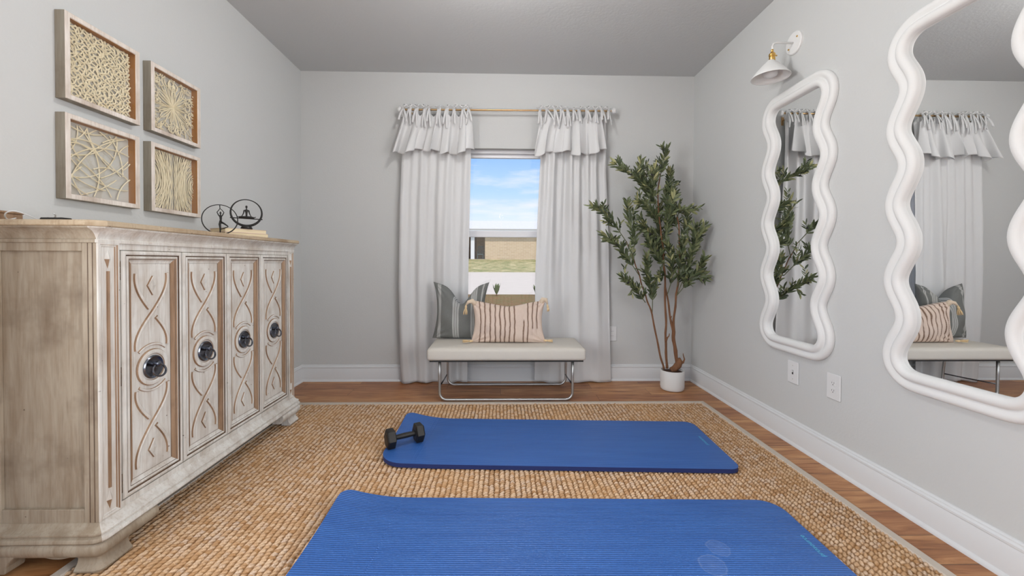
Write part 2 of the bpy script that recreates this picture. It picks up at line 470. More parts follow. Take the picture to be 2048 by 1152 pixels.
def baseboard(name, path):
    prof = [(0, 0), (.026, 0), (.026, .006), (.022, .014), (.016, .018), (.0155, .108), (.013, .113), (.012, .117), (.0155, .120), (.0155, .128), (.012, .131), (.009, .134), (.009, .139), (.005, .144), (0, .1455)]
    mb = MB(); skirt(mb, path, prof, 0, cap_ends=True, closed_prof=True)
    return mb.build(name, M['trim'], auto=.6, kind='structure')
baseboard('baseboard_left', [(XL, YR), (XL, YB)])
baseboard('baseboard_back', [(XL, YB), (XR, YB)])
baseboard('baseboard_right', [(XR, YB), (XR, YR)])

# far window: vinyl frame, two sashes with a pane each, sill board
win = bpy.data.objects.new('window_1', None); COL.objects.link(win); win.location = (.035, YB+.08, WZ0); win['kind'] = 'structure'
fy0, fy1 = YB+.06, YB+.135
mb = MB(); t = .028
mb.box(WX0, WX0+t, fy0, fy1, WZ0, WZ1, bev=.003); mb.box(WX1-t, WX1, fy0, fy1, WZ0, WZ1, bev=.003)
mb.box(WX0+t, WX1-t, fy0, fy1, WZ1-t, WZ1, bev=.003); mb.box(WX0+t, WX1-t, fy0, fy1, WZ0, WZ0+t, bev=.003)
mb.build('frame', M['vinyl'], win)
def sash(z0, z1, y0, y1, top, bot):
    mb = MB(); a = WX0+t; b = WX1-t; s_ = .032
    mb.box(a, a+s_, y0, y1, z0, z1, bev=.003); mb.box(b-s_, b, y0, y1, z0, z1, bev=.003)
    mb.box(a+s_, b-s_, y0, y1, z1-top, z1, bev=.003); mb.box(a+s_, b-s_, y0, y1, z0, z0+bot, bev=.003)
    o = mb.build('sash', M['vinyl'], win)
    gm = MB(); ym = (y0+y1)/2
    gm.add([(a+s_, ym, z0+bot), (b-s_, ym, z0+bot), (b-s_, ym, z1-top), (a+s_, ym, z1-top)], [(0, 1, 2, 3)])
    gm.build('pane', M['glass'], o)
sash(1.305, WZ1-t, fy0+.036, fy0+.066, .032, .040)
sash(WZ0+t, 1.350, fy0+.004, fy0+.034, .058, .045)
mb = MB(); mb.box(WX0, WX1, YB-.012, fy0, WZ0-.0, WZ0+.018, bev=.004)
mb.build('window_sill', M['trim'], win)
# rear window: added unseen behind the viewer to let sky light in
win2 = bpy.data.objects.new('window_2', None); COL.objects.link(win2); win2.location = (0, YR, .3); win2['kind'] = 'structure'
mb = MB()
for x0, x1, z0, z1 in ((-1.35,-1.30,.3,2.4),(1.30,1.35,.3,2.4),(-1.3,1.3,.3,.36),(-1.3,1.3,2.34,2.4),(-.02,.02,.36,2.34)):
    mb.box(x0, x1, YR-.06, YR-.02, z0, z1, bev=.004)
mb.build('frame', M['vinyl'], win2)
for a_, b_ in ((-1.30, -.02), (.02, 1.30)):
    gm = MB(); gm.add([(a_, YR-.04, .36), (b_, YR-.04, .36), (b_, YR-.04, 2.34), (a_, YR-.04, 2.34)], [(0, 1, 2, 3)]); gm.build('pane', M['glass'], win2)

for k, xa in ((3, XL-WT*.75), (4, XR+WT*.35)):  # frames and panes of the added side windows, lit by the fill lamps
    added_win = bpy.data.objects.new('window_%d' % k, None); COL.objects.link(added_win); added_win.location = (xa, 0, SZ0); added_win['kind'] = 'structure'
    mb = MB(); xb_ = xa+.055
    for a_, b_, c_, d_ in ((SY0, SY0+.05, SZ0, SZ1), (SY1-.05, SY1, SZ0, SZ1), (SY0, SY1, SZ0, SZ0+.05), (SY0, SY1, SZ1-.05, SZ1), (SY0, SY1, 1.32, 1.37)):
        mb.box(xa, xb_, a_, b_, c_, d_, bev=.003)
    mb.build('frame', M['vinyl'], added_win)
    for c_, d_ in ((SZ0+.05, 1.32), (1.37, SZ1-.05)):
        gm = MB(); xm = xa+.0275; gm.add([(xm, SY0+.05, c_), (xm, SY1-.05, c_), (xm, SY1-.05, d_), (xm, SY0+.05, d_)], [(0, 1, 2, 3)]); gm.build('pane', M['glass'], added_win)
# ------------------------------------------------------------------ ceiling light above the viewer
def globe_material(name, strength, col):
    m = Mat(name, (.9, .9, .9, 1), .5); m.b.inputs['Emission Color'].default_value = col; m.b.inputs['Emission Strength'].default_value = strength
    return m.m
cl_ = thing('ceiling_light', (0, 1.90, H), 'semi flush ceiling light with a glowing white globe above the farther mat', 'ceiling light')
mb = MB(); mb.lathe([(.075, 0), (.075, -.012), (.05, -.02)], (0, 1.90, H), n=40, cap1=False); mb.build('base', M['white'], cl_, auto=.6)
mb = MB(); mb.lathe([(.04, -.018)]+[(.085*math.sin(q/20*PI), -.110+.085*math.cos(q/20*PI)) for q in range(4, 20)]+[(.0005, -.195)], (0, 1.90, H), n=40, cap0=False, cap1=False)
mb.build('globe_shade', globe_material('lit_ceiling_globe', 98.0, (1, .985, .965, 1)), cl_, smooth=True)

# ------------------------------------------------------------------ rug
def make_rug():
    x0, x1, y0, y1 = -1.505, 1.548, .55, 3.005
    root = thing('rug', ((x0+x1)/2, (y0+y1)/2, 0), 'large tan woven seagrass rug with pale cloth border on plank floor', 'rug')
    b = .026
    nx = int((x1-x0-2*b)/CX*7); ny = int((y1-y0-b)/CY*6)
    X = np.linspace(x0+b, x1-b, nx); Y = np.linspace(y0, y1-b, ny)
    XX, YY = np.meshgrid(X-root.location.x, Y-root.location.y, indexing='ij')
    def wob(a, b, s): return np.sin(a*s+b*s*.7+1.3)*np.sin(b*s*1.3-a*s*.4+.6)+.6*np.sin(a*s*2.3-b*s*1.9)*np.sin(b*s*2.9+a*s)
    u = XX/CX+.10*wob(XX, YY, 37.); v = YY/CY+.22*wob(YY+3, XX, 53.)
    iu = np.floor(u); fu = u-iu-.5
    # slanted stitches: each leans across its column
    vv = v - .95*fu + .5*(iu % 2) + .25*np.abs(np.sin(iu*78.233)*43758.5453 % 1.0)
    iv = np.floor(vv); fv = vv-iv-.5
    rnd = np.abs(np.sin(iu*127.1+iv*311.7)*43758.5453) % 1.0
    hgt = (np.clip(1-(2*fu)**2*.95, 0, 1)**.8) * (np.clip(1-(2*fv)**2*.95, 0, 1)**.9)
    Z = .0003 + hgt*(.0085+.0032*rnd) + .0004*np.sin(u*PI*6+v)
    V = np.stack([XX, YY, Z], -1).reshape(-1, 3); stitch_height = hgt.reshape(-1).astype(np.float32)
    I = np.arange(nx*ny).reshape(nx, ny)
    F = np.stack([I[:-1, :-1], I[1:, :-1], I[1:, 1:], I[:-1, 1:]], -1).reshape(-1, 4)
    me = bpy.data.meshes.new('weave')
    me.vertices.add(len(V)); me.vertices.foreach_set('co', V.astype(np.float32).ravel())
    me.loops.add(F.size); me.loops.foreach_set('vertex_index', F.astype(np.int32).ravel())
    me.polygons.add(len(F)); me.polygons.foreach_set('loop_start', np.arange(0, F.size, 4, dtype=np.int32))
    me.polygons.foreach_set('use_smooth', np.ones(len(F), dtype=bool))
    me.update(calc_edges=True); me.materials.append(M['rug'])
    me.attributes.new('stitch_height', 'FLOAT', 'POINT').data.foreach_set('value', stitch_height)
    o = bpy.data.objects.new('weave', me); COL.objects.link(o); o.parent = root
    mb = MB(); pr = [(0, 0), (.012, -.0), (.0135, .006), (.010, .0115), (-b*.9, .0125), (-b, .008), (-b, 0)]
    mb_path = [(x1-.012, y0), (x1-.012, y1-.012), (x0+.012, y1-.012), (x0+.012, y0)]
    skirt(mb, mb_path, pr, 0, cap_ends=True, closed_prof=True)
    mb.build('border', M['rug_edge'], root, auto=.7)
make_rug()
RZ = .0127   # top of the rug

# ------------------------------------------------------------------ exercise mats
def make_mat(cx, cy, L_, W_, rot, label, marked, corner_l, lift, letter):
    """local frame: x along the mat, y across. Built flat then curled at the far left corner."""
    root = thing('exercise_mat', (cx, cy, RZ), label, 'exercise mat', 'blue exercise mats on the rug'); root.rotation_euler = (0, 0, rot)
    th = .022
    # outline with rounded corners: radii (near-left, near-right, far-right, far-left)
    rad = corner_l; hx, hy = L_/2, W_/2; out = []
    for (sx_, sy_, r_, a0) in ((-1,-1,rad[0],PI), (1,-1,rad[1],1.5*PI), (1,1,rad[2],0), (-1,1,rad[3],.5*PI)):
        for q in range(13):
            a = a0+q/12*PI/2; out.append((sx_*(hx-r_)+r_*math.cos(a), sy_*(hy-r_)+r_*math.sin(a)))
    def lift_at(x, y):
        d = max(0.0, 1-((x+hx)/.26)); e = max(0.0, (y+hy*.25)/(hy*1.25))
        z = lift*(d**1.8)*(e**1.6)
        d2 = max(0.0, 1-((x+hx)/.30)); z += .006*d2
        return z
    # top surface as nested shrinking rings keeps the round corners, rows follow the length
    nx = 90; ny = 26
    def clampx(y):      # extent of the outline at a given y
        xs0, xs1 = -hx, hx
        for (s_, r_, side) in ((-1, rad[0], 'l'), (-1, rad[1], 'r'), (1, rad[2], 'r'), (1, rad[3], 'l')):
            yy = s_*y - (hy-r_)
            if yy > 0:
                dxx = r_-math.sqrt(max(0, r_*r_-yy*yy))
                if side == 'l': xs0 = max(xs0, -hx+dxx)
                else: xs1 = min(xs1, hx-dxx)
        return xs0, xs1
    ys = [-hy*math.cos(PI*j/ny) for j in range(ny+1)]
    top = []
    for y in ys:
        a, b = clampx(y); top.append([(a+(b-a)*i/nx, y) for i in range(nx+1)])
    mb = MB(); P = [[(x, y, th+lift_at(x, y)) for x, y in row] for row in top]
    mb.grid(P, 0, flip=True)
    B_ = [[(x, y, lift_at(x, y)) for x, y in row] for row in top]; mb.grid(B_, 1)
    def side(a, b):
        n_ = len(a)
        vs = []; 
        for p_, q_ in zip(a, b): vs += [p_, (p_[0], p_[1], p_[2]-.0008), q_]
        fs = []
        for i in range(n_-1):
            fs += [(3*i, 3*i+3, 3*i+4, 3*i+1)]
        mb.add(vs, fs, 0)
        mb.add(vs, [(3*i+1, 3*i+4, 3*i+5, 3*i+2) for i in range(n_-1)], 1)
    side(P[0], B_[0]); side(P[-1], B_[-1]); side([r[0] for r in P], [r[0] for r in B_]); side([r[-1] for r in P], [r[-1] for r in B_])
    # build() subtracts the root's location, geometry here is local already
    mb.v = [(x+cx, y+cy, z+RZ) for x, y, z in mb.v]
    pad = mb.build('foam_pad', [M['foam_marked'] if marked else M['foam'], M['foam_edge']], root, auto=.8)
    # pressed crease across the mat near its left end
    mb = MB(); n_ = 30; xc = letter['crease']
    for k in (0, 1) if not marked else (0,):
        P = []
        for i in range(n_+1):
            y = -hy*.93+2*hy*.93*i/n_; x = xc+.012*math.sin(y*2)+k*.022+.006*y
            z0 = th+lift_at(x, y)
            P.append([(cx+x+dx, cy+y, RZ+z0+dz) for dx, dz in ((-.004, -.0003), (-.0012, .0009), (.0012, .0009), (.004, -.0003))])
        mb.grid(P)
    mb.build('crease', M['foam_marked'] if marked else M['foam'], root, smooth=True)
    # printed maker's name along the right end
    cu = bpy.data.curves.new('lettering', 'FONT'); cu.body = 'prosource'; cu.size = letter['size']; cu.extrude = .0002; cu.space_character = 1.02
    cu.align_x = 'CENTER'; cu.align_y = 'CENTER'; cu.shear = .15
    to = bpy.data.objects.new('tmp_text', cu); COL.objects.link(to)
    dg = bpy.context.evaluated_depsgraph_get(); me = bpy.data.meshes.new_from_object(to.evaluated_get(dg))
    bpy.data.objects.remove(to); me.materials.clear(); me.materials.append(M['teal'])
    lo = bpy.data.objects.new('lettering', me); COL.objects.link(lo); lo.parent = root
    lo.location = (letter['x'], letter['y'], th+.0006); lo.rotation_euler = (0, 0, PI/2); lo['label'] = 'small teal maker name'
    return root
make_mat(.245, 1.424, 1.880, .605, -.026, 'nearest blue ribbed exercise mat with round sweat marks on rug', True, (.07, .07, .085, .05), .038, dict(crease=-.685, x=.895, y=.02, size=.026))
make_mat(.302, 2.298, 1.852, .597, -.045, 'farther blue exercise mat with a dumbbell lying on its left end', False, (.13, .055, .06, .05), .040, dict(crease=-.745, x=.875, y=.02, size=.026))

# ------------------------------------------------------------------ dumbbell
def make_dumbbell():
    A = Vector((-.606, 2.205, 0)); B = Vector((-.469, 2.286, 0)); zc = RZ+.0285+.048
    root = thing('dumbbell', (-.538, 2.246, RZ+.028), 'black cast iron hex dumbbell lying on the farther blue mat', 'dumbbell')
    d = (B-A).normalized(); side = Vector((-d.y, d.x, 0)); up = Vector((0, 0, 1))
    c0 = Vector((A.x, A.y, zc)); c1 = Vector((B.x, B.y, zc))
    for c, s_ in ((c0, -1), (c1, 1)):
        mb = MB(); prof = [(-.024, .040), (-.019, .0554), (.017, .0554), (.024, .046), (.027, .030)] ; rings = []
        for h, r in prof:
            rings.append([tuple(c + d*(h*s_) + side*(r*math.cos(PI/6+PI/3*k+PI/3*0)) + up*(r*math.sin(PI/6+PI/3*k))*1.0) for k in range(6)])
        # flat sides up and down: rotate so a flat rests on the mat
        rings = []
        for h, r in prof:
            rings.append([tuple(c + d*(h*s_) + side*(r*math.cos(PI/3*k)) + up*(r*math.sin(PI/3*k))) for k in range(6)])
        vs = [q for r_ in rings for q in r_]; fs = []
        for i in range(len(prof)-1):
            for k in range(6): fs.append((i*6+k, i*6+(k+1) % 6, (i+1)*6+(k+1) % 6, (i+1)*6+k))
        fs.append(tuple(range(6))); fs.append(tuple((len(prof)-1)*6+k for k in range(6)))
        mb.add(vs, fs); mb.build('weight_head', M['black_metal'], root, bevel=.002)
    mb = MB(); pts = [c0+(c1-c0)*q for q in (0, .12, .2, .35, .5, .65, .8, .88, 1)]
    mb.tube(pts, [.017, .017, .0135, .0145, .0152, .0145, .0135, .017, .017], 16)
    mb.build('handle', M['black_metal'], root, smooth=True)
make_dumbbell()

# ------------------------------------------------------------------ sideboard
def make_sideboard():
    xb, xf, y0, y1, z0, z1 = -1.755, -1.372, 1.387, 2.672, .165, 1.132
    root = thing('sideboard', ((xb+xf)/2, (y0+y1)/2, RZ), 'antiqued whitewashed sideboard with four carved doors and bracket feet along left wall', 'sideboard')
    W, SD, TP, GL, GR = M['dr_front'], M['dr_side'], M['dr_top'], M['glaze'], M['groove']
    # carcass: side panel (frame and recessed panel), back body, front rails
    mb = MB()
    mb.box(xb, xf-.014, y0+.012, y1-.012, z0, z1, 1)                       # core box
    for yy0, yy1 in ((y0, y0+.0125), (y1-.0125, y1)):                       # side frames
        mb.box(xf-.050, xf, yy0, yy1, z0, z1, 1, .0015); mb.box(xb, xb+.055, yy0, yy1, z0, z1, 1, .0015)
        mb.box(xb+.055, xf-.050, yy0, yy1, z1-.034, z1, 1, .0015); mb.box(xb+.055, xf-.050, yy0, yy1, z0, z0+.048, 1, .0015)
    for gx in (xf-.030, xf-.014):
        mb.box(gx-.0014, gx+.0014, y0-.0006, y0+.002, z0, z1, 2)             # grooves on the side stile
    mb.box(xf-.016, xf-.002, y0+.002, y1-.002, z1-.028, z1, 0, .001); mb.box(xf-.016, xf-.002, y0+.002, y1-.002, z0, z0+.026, 0, .001)
    body = mb.build('carcass', [W, SD, GR], root)
    # corner pilasters with a flute and a lozenge at each end
    for ya, yb_ in ((y0, 1.464), (2.604, y1)):
        mb = MB(); zb, zt = z0+.004, z1-.003
        if ya > 2: yb_ = y1-.004
        mb.box(xf-.013, xf-.0018, ya+.001, yb_-.001, zb, zt, 0)
        prof = [(0, 0), (0, .005), (.003, .0062), (.007, .0062), (.010, .003), (.013, .003), (.016, .0005), (.018, 0)]
        rect_ring(mb, ya, yb_, zb, zt, prof, xf-.001, 1, lambda i: ((1, 0) if i in (3, 5) else (0, 0)), cap=0)
        yc = (ya+yb_)/2
        def loz(zc, s_):
            r = .012; hz = .034
            P = [(xf-.001, yc-r, zc), (xf-.001, yc, zc+hz), (xf-.001, yc+r, zc), (xf-.001, yc, zc-hz)]
            q = (xf+.006, yc, zc)
            for tri in ((0, 1, 4), (1, 2, 4), (2, 3, 4)): mb.add(P+[q], [tri], 0)
            mb.add(P+[q], [(3, 0, 4)], 1)
        loz(zt-.058, 1); loz(zb+.058, -1)
        za, zz = zb+.10, zt-.10                                         # raised reed between the lozenges
        mb.tube([(xf-.001, yc, za), (xf-.001, yc, zz)], .0055, 8, 1)
        mb.build('pilaster', [W, GL], root, auto=.5)
    # top: cove, bead and slab with clipped corners
    mb = MB(); path = [(xb, y0), (xf, y0), (xf, y1), (xb, y1)]
    cove = [(0, z1-.006), (.0055, z1-.005), (.0055, z1+.005), (.0015, z1+.008), (.003, z1+.013), (.0065, z1+.022), (.013, z1+.032), (.021, z1+.039), (.028, z1+.043), (.030, z1+.0445), (.030, z1+.049)]
    skirt(mb, path, cove, 1, 0, m_near=2)
    slab = [(.026, z1+.049), (.0345, z1+.0495), (.0375, z1+.053), (.0375, z1+.064), (.034, z1+.069), (.028, z1+.070)]
    skirt(mb, path, slab, 1, 1)
    o = .028; T = z1+.070
    mb.add([(xb, y0-o, T), (xf, y0-o, T), (xf+o, y0, T), (xf+o, y1, T), (xf, y1+o, T), (xb, y1+o, T)], [(0, 1, 2, 3, 4, 5)], 1)
    o = .030; T2 = z1+.049
    mb.add([(xb, y0-o, T2), (xf, y0-o, T2), (xf+o, y0, T2), (xf+o, y1, T2), (xf, y1+o, T2), (xb, y1+o, T2)], [(5, 4, 3, 2, 1, 0)], 0)
    mb.build('top', [W, TP, SD], root, auto=.6)
    # base moulding with rounded corners
    mb = MB()
    base = [(0, z0+.004), (.003, z0+.003), (.006, z0-.004), (.014, z0-.012), (.024, z0-.018), (.029, z0-.021), (.029, z0-.026), (.0255, z0-.029), (.0255, z0-.032), (.033, z0-.035), (.036, z0-.040), (.036, z0-.046), (.032, z0-.051), (-.04, z0-.052), (-.04, z0+.004)]
    skirt(mb, path, base, 5, 0, True, True, m_near=1)
    mb.build('base_moulding', [W, SD], root, auto=.6)
    # bracket feet: rolled upper part running further than the curled foot below
    zt = z0-.0515
    def arc_prof(): return [(-.03, zt), (.024, zt), (.033, zt-.008), (.0365, zt-.020), (.034, zt-.034), (.026, zt-.046), (.016, zt-.053), (-.03, zt-.053)]
    low = [(-.03, zt-.0525), (.014, zt-.0525), (.010, zt-.062), (.012, zt-.074), (.020, zt-.086), (.026, zt-.094), (.024, RZ), (-.03, RZ)]
    def foot(pathU, pathL):
        mb = MB(); skirt(mb, pathU, arc_prof(), 6, 0, True, True); skirt(mb, pathL, low, 6, 0, True, True)
        return mb.build('foot', [W if pathU[1][1] > 2 else M['dr_side']], root, auto=.7)
    foot([(xb, y0), (xf, y0), (xf, y0+.195)], [(xf-.062, y0), (xf, y0), (xf, y0+.095)])
    foot([(xf, y1-.195), (xf, y1), (xb, y1)], [(xf, y1-.095), (xf, y1), (xf-.062, y1)])
    # rear feet and scrolled edge of the side apron
    for yy in (y0, y1):
        s_ = -1 if yy == y0 else 1
        mb = MB(); a, b = (yy-.030, yy+.03) if s_ < 0 else (yy-.03, yy+.030)
        zs = [(-1.755, RZ), (-1.655, RZ), (-1.652, .035), (-1.640, .055), (-1.625, .070), (-1.640, .0795), (-1.755, .0795)]
        vs = [(x, a, z) for x, z in zs]+[(x, b, z) for x, z in zs]; n_ = len(zs)
        mb.add(vs, [tuple(range(n_)), tuple(range(n_, 2*n_))[::-1]]+[(i, (i+1) % n_, n_+(i+1) % n_, n_+i) for i in range(n_)], 0)
        mb.build('foot', [M['dr_side']], root, bevel=.004)
        mb = MB(); pts = []
        for i in range(29):
            x = -1.64+.215*i/28; pts.append((x, .0625+.010*math.sin((x+1.64)/.215*2*PI+.6)-(.012 if i in (0, 28) else 0)))
        a2, b2 = (yy-.014, yy+.02) if s_ < 0 else (yy-.02, yy+.014)
        for i in range(28):
            (xa, za), (xc, zc) = pts[i], pts[i+1]
            mb.add([(xa, a2, za), (xc, a2, zc), (xc, a2, .082), (xa, a2, .082), (xa, b2, za), (xc, b2, zc), (xc, b2, .082), (xa, b2, .082)], [(0,1,2,3), (7,6,5,4), (0,4,5,1)], 0)
        mb.build('apron', [M['dr_side']], root)
    # doors
    edges = [1.472, 1.749, 2.029, 2.312, 2.598]; dz0, dz1 = .196, 1.102; xd = xf-.012
    def strap(mb, pts, w_, h_, xq):
        """raised strap following (y,z) points on the panel"""
        P = [Vector(q) for q in pts]; rows = []
        for i, q in enumerate(P):
            t_ = (P[min(i+1, len(P)-1)]-P[max(i-1, 0)]).normalized(); n_ = Vector((-t_.y, t_.x))
            rows.append([(xq, q.x+n_.x*w_/2, q.y+n_.y*w_/2), (xq+h_*.75, q.x+n_.x*w_*.34, q.y+n_.y*w_*.34), (xq+h_, q.x+n_.x*w_*.12, q.y+n_.y*w_*.12),
                         (xq+h_, q.x-n_.x*w_*.12, q.y-n_.y*w_*.12), (xq+h_*.75, q.x-n_.x*w_*.34, q.y-n_.y*w_*.34), (xq, q.x-n_.x*w_/2, q.y-n_.y*w_/2)])
        for i in range(len(rows)-1):
            for j in range(5):
                mb.add([rows[i][j], rows[i+1][j], rows[i+1][j+1], rows[i][j+1]], [(0, 1, 2, 3)], 1 if j in (0, 4) else 0)
        mb.add(rows[0], [tuple(range(6))], 1); mb.add(rows[-1], [tuple(range(6))], 1)
    for di in range(4):
        ya, yb_ = edges[di]+.003, edges[di+1]-.003
        yc = (ya+yb_)/2; zc = (dz0+dz1)/2-.003
        mb = MB()
        mb.box(xd-.004, xd+.001, ya, yb_, dz0, dz1, 0)
        prof = [(0, 0), (0, .010), (.003, .0135), (.009, .0150), (.0145, .0135), (.0165, .010), (.0195, .010), (.0225, .0125), (.0265, .0125), (.030, .009), (.0325, .009), (.036, .0045), (.042, .0025), (.0475, .0015), (.0490, -.0015), (.0505, -.0015), (.0525, .0015)]
        rect_ring(mb, ya, yb_, dz0, dz1, prof, xd+.001, 1, lambda i: {4: (2, 2), 5: (2, 2), 8: (1, 0), 9: (2, 2), 10: (1, 0), 11: (1, 0), 12: (1, 0), 13: (2, 2), 14: (2, 2)}.get(i, (0, 0)), cap=0)
        xp = xd+.0025
        door = mb.build('door', [W, GL, GR], root, auto=.45)
        cv = MB(); hy = (yb_-ya)/2-.0525; A = hy*.86; hz = (dz1-dz0)/2-.0525
        top_z, cross_z, low_z = hz-.03, hz-.185, .078
        for sg in (1, -1):
            for sd in (1, -1):
                pts = []
                for q in range(33):
                    u_ = q/32; z_ = top_z+(low_z-top_z)*u_
                    k = (z_-cross_z)/((top_z-cross_z) if z_ > cross_z else (cross_z-low_z))
                    k = max(-1, min(1, k)); s_ = math.sin(abs(k)*PI*.56)*(1 if k > 0 else -1)
                    pts.append((yc+sd*A*s_, zc+sg*z_))
                # over / under: one of the pair breaks at the crossing
                if sd*sg > 0: strap(cv, pts, .0165, .0075, xp)
                else:
                    cut = min(range(33), key=lambda i_: abs((pts[i_][1]-zc)*sg-cross_z))
                    strap(cv, pts[:cut-1], .0165, .0075, xp); strap(cv, pts[cut+2:], .0165, .0075, xp)
            # arch hugging the ring
            pts = [(yc+.090*math.cos(a), zc+sg*.090*math.sin(a)) for a in [math.radians(48+84*q/14) for q in range(15)]]
            strap(cv, pts, .011, .005, xp)
            # lozenge: a raised pad with a chevron edge
            r = .019; hh = .036; zz = zc+sg*(hz-.078)
            strap(cv, [(yc+.004, zz+hh), (yc-r, zz), (yc+.004, zz-hh)], .010, .0065, xp)
            P = [(xp, yc-r, zz), (xp, yc, zz+hh), (xp, yc+r, zz), (xp, yc, zz-hh)]; q = (xp+.0045, yc, zz)
            cv.add(P+[q], [(0, 1, 4)], 0); cv.add(P+[q], [(1, 2, 4)], 0); cv.add(P+[q], [(2, 3, 4)], 0); cv.add(P+[q], [(3, 0, 4)], 0)
        # round boss ring behind the pull
        cv.lathe([(.072, -.001), (.072, .003), (.069, .0065)], (xp, yc, zc), (1, 0, 0), 40, 1, False, False)
        cv.lathe([(.069, .0065), (.064, .0085), (.056, .0085), (.052, .006)], (xp, yc, zc), (1, 0, 0), 40, 0, False, False)
        cv.lathe([(.052, .006), (.050, .003)], (xp, yc, zc), (1, 0, 0), 40, 1, False, False)
        cv.lathe([(.050, .003), (.0001, .0035)], (xp, yc, zc), (1, 0, 0), 40, 0, False, False)
        cv.build('carving', [W, GL], door, auto=.5)
        hb = MB()
        hb.lathe([(.046, .003), (.046, .006), (.042, .0095), (.039, .0085), (.036, .0075), (.020, .006), (.010, .008), (.0001, .009)], (xp, yc, zc), (1, 0, 0), 40, 0, False, False)
        hb.lathe([(.008, .005), (.007, .016), (.011, .020), (.011, .027), (.006, .031), (.0001, .032)], (xp, yc, zc+.012), (1, 0, 0), 16)
        ringp = []
        for q in range(28):
            a = 2*PI*q/28; rr = .023
            ringp.append((xp+.020+.008*(1-math.sin(a)), yc+rr*math.cos(a)*1.25, zc+.010-rr+rr*math.sin(a)))
        hb.tube(ringp, .0038, 8, closed=True)
        hb.build('handle', M['iron'], door, auto=.6)
        if di in (0, 3):
            yh = ya-.003 if di == 0 else yb_+.003
            for zh in (1.03, .645, .255):
                hm = MB(); 
                for a_, b_ in ((-.034, -.012), (-.010, .010), (.012, .034)): hm.tube([(xd+.006, yh, zh+a_), (xd+.006, yh, zh+b_)], .0048, 10)
                hm.box(xd-.002, xd+.0035, yh-.008, yh+.008, zh-.034, zh+.034)
                hm.build('hinge', M['hinge'], door, auto=.6)
    return root
make_sideboard()

# ------------------------------------------------------------------ shadow box wall art
def art_strokes(kind, hy, hz):
    """polylines (y,z,depth) inside +-hy, +-hz"""
    R_ = random.Random(40+kind); out = []
    def clip(pts):
        run = []
        for p_ in pts:
            if abs(p_[0]) < hy and abs(p_[1]) < hz: run.append(p_)
            else:
                if len(run) > 2: out.append(run)
                run = []
        if len(run) > 2: out.append(run)
    if kind == 1:          # diagonal lattice of wavy strips
        for fam in (1, -1):
            for k in range(-17, 18):
                c = k*.0145+R_.uniform(-.003, .003); ph = R_.uniform(0, 6); pts = []
                for i in range(90):
                    t_ = -.24+.48*i/89; wv = .0030*math.sin(t_*170+ph)+.0022*math.sin(t_*60+ph*2)
                    a, b = t_, c+wv
                    pts.append(((a-fam*b)*.72, (a*fam+b)*.72, .004+.003*fam*math.sin(t_*190*.5+k)))
                clip(pts)
    elif kind == 2:        # loops around a starburst
        for k in range(34):
            a0 = 2*PI*k/34+R_.uniform(-.05, .05); r1 = R_.uniform(.07, .19); wd = R_.uniform(.10, .32); pts = []
            for i in range(41):
                t_ = i/40*PI; rr = r1*math.sin(t_)**.8; aa = a0+wd*math.cos(t_)
                pts.append((rr*math.cos(aa), rr*math.sin(aa), .002+.006*R_.random()*0+.004*math.sin(k)))
            clip(pts)
        for k in range(120):
            a0 = R_.uniform(0, 2*PI); rr = R_.uniform(.09, .19); cy, cz = rr*math.cos(a0), rr*math.sin(a0); r2 = R_.uniform(.010, .026); e = R_.uniform(.5, 1); ph = R_.uniform(0, 6)
            clip([(cy+r2*math.cos(ph+q*.3), cz+r2*e*math.sin(ph+q*.3), .006+.003*math.sin(k)) for q in range(int(R_.uniform(10, 21)))])
    elif kind == 3:        # long crossing arcs
        for k in range(52):
            cy, cz = R_.uniform(-.25, .25), R_.uniform(-.3, .3); rr = R_.uniform(.08, .5); a0 = R_.uniform(0, 6.28)
            clip([(cy+rr*math.cos(a0+q/40*2.4), cz+rr*math.sin(a0+q/40*2.4), .002+.006*(k % 7)/7) for q in range(61)])
    else:                  # sheaf of curved strips pinched in the middle
        for sd in (1, -1):
            for k in range(30):
                b = .006+k*.0052; pts = []
                for i in range(50):
                    z_ = -.16+.32*i/49; y_ = sd*(.004+b*.12+ (b*9)*(z_**2)*1.7+b*.35)+.0018*math.sin(z_*90+k)
                    pts.append((y_, z_, .004+.004*math.sin(k*1.7)))
                clip(pts)
            for k in range(30):
                c = .02+k*.0046; pts = []
                for i in range(40):
                    a = -1.25+2.5*i/39; rr = c*.8
                    pts.append((sd*(.148-rr*math.cos(a)), rr*math.sin(a)*1.35+.003*math.sin(a*8+k), .003+.004*math.sin(k*2.3)))
                clip(pts)
    return out
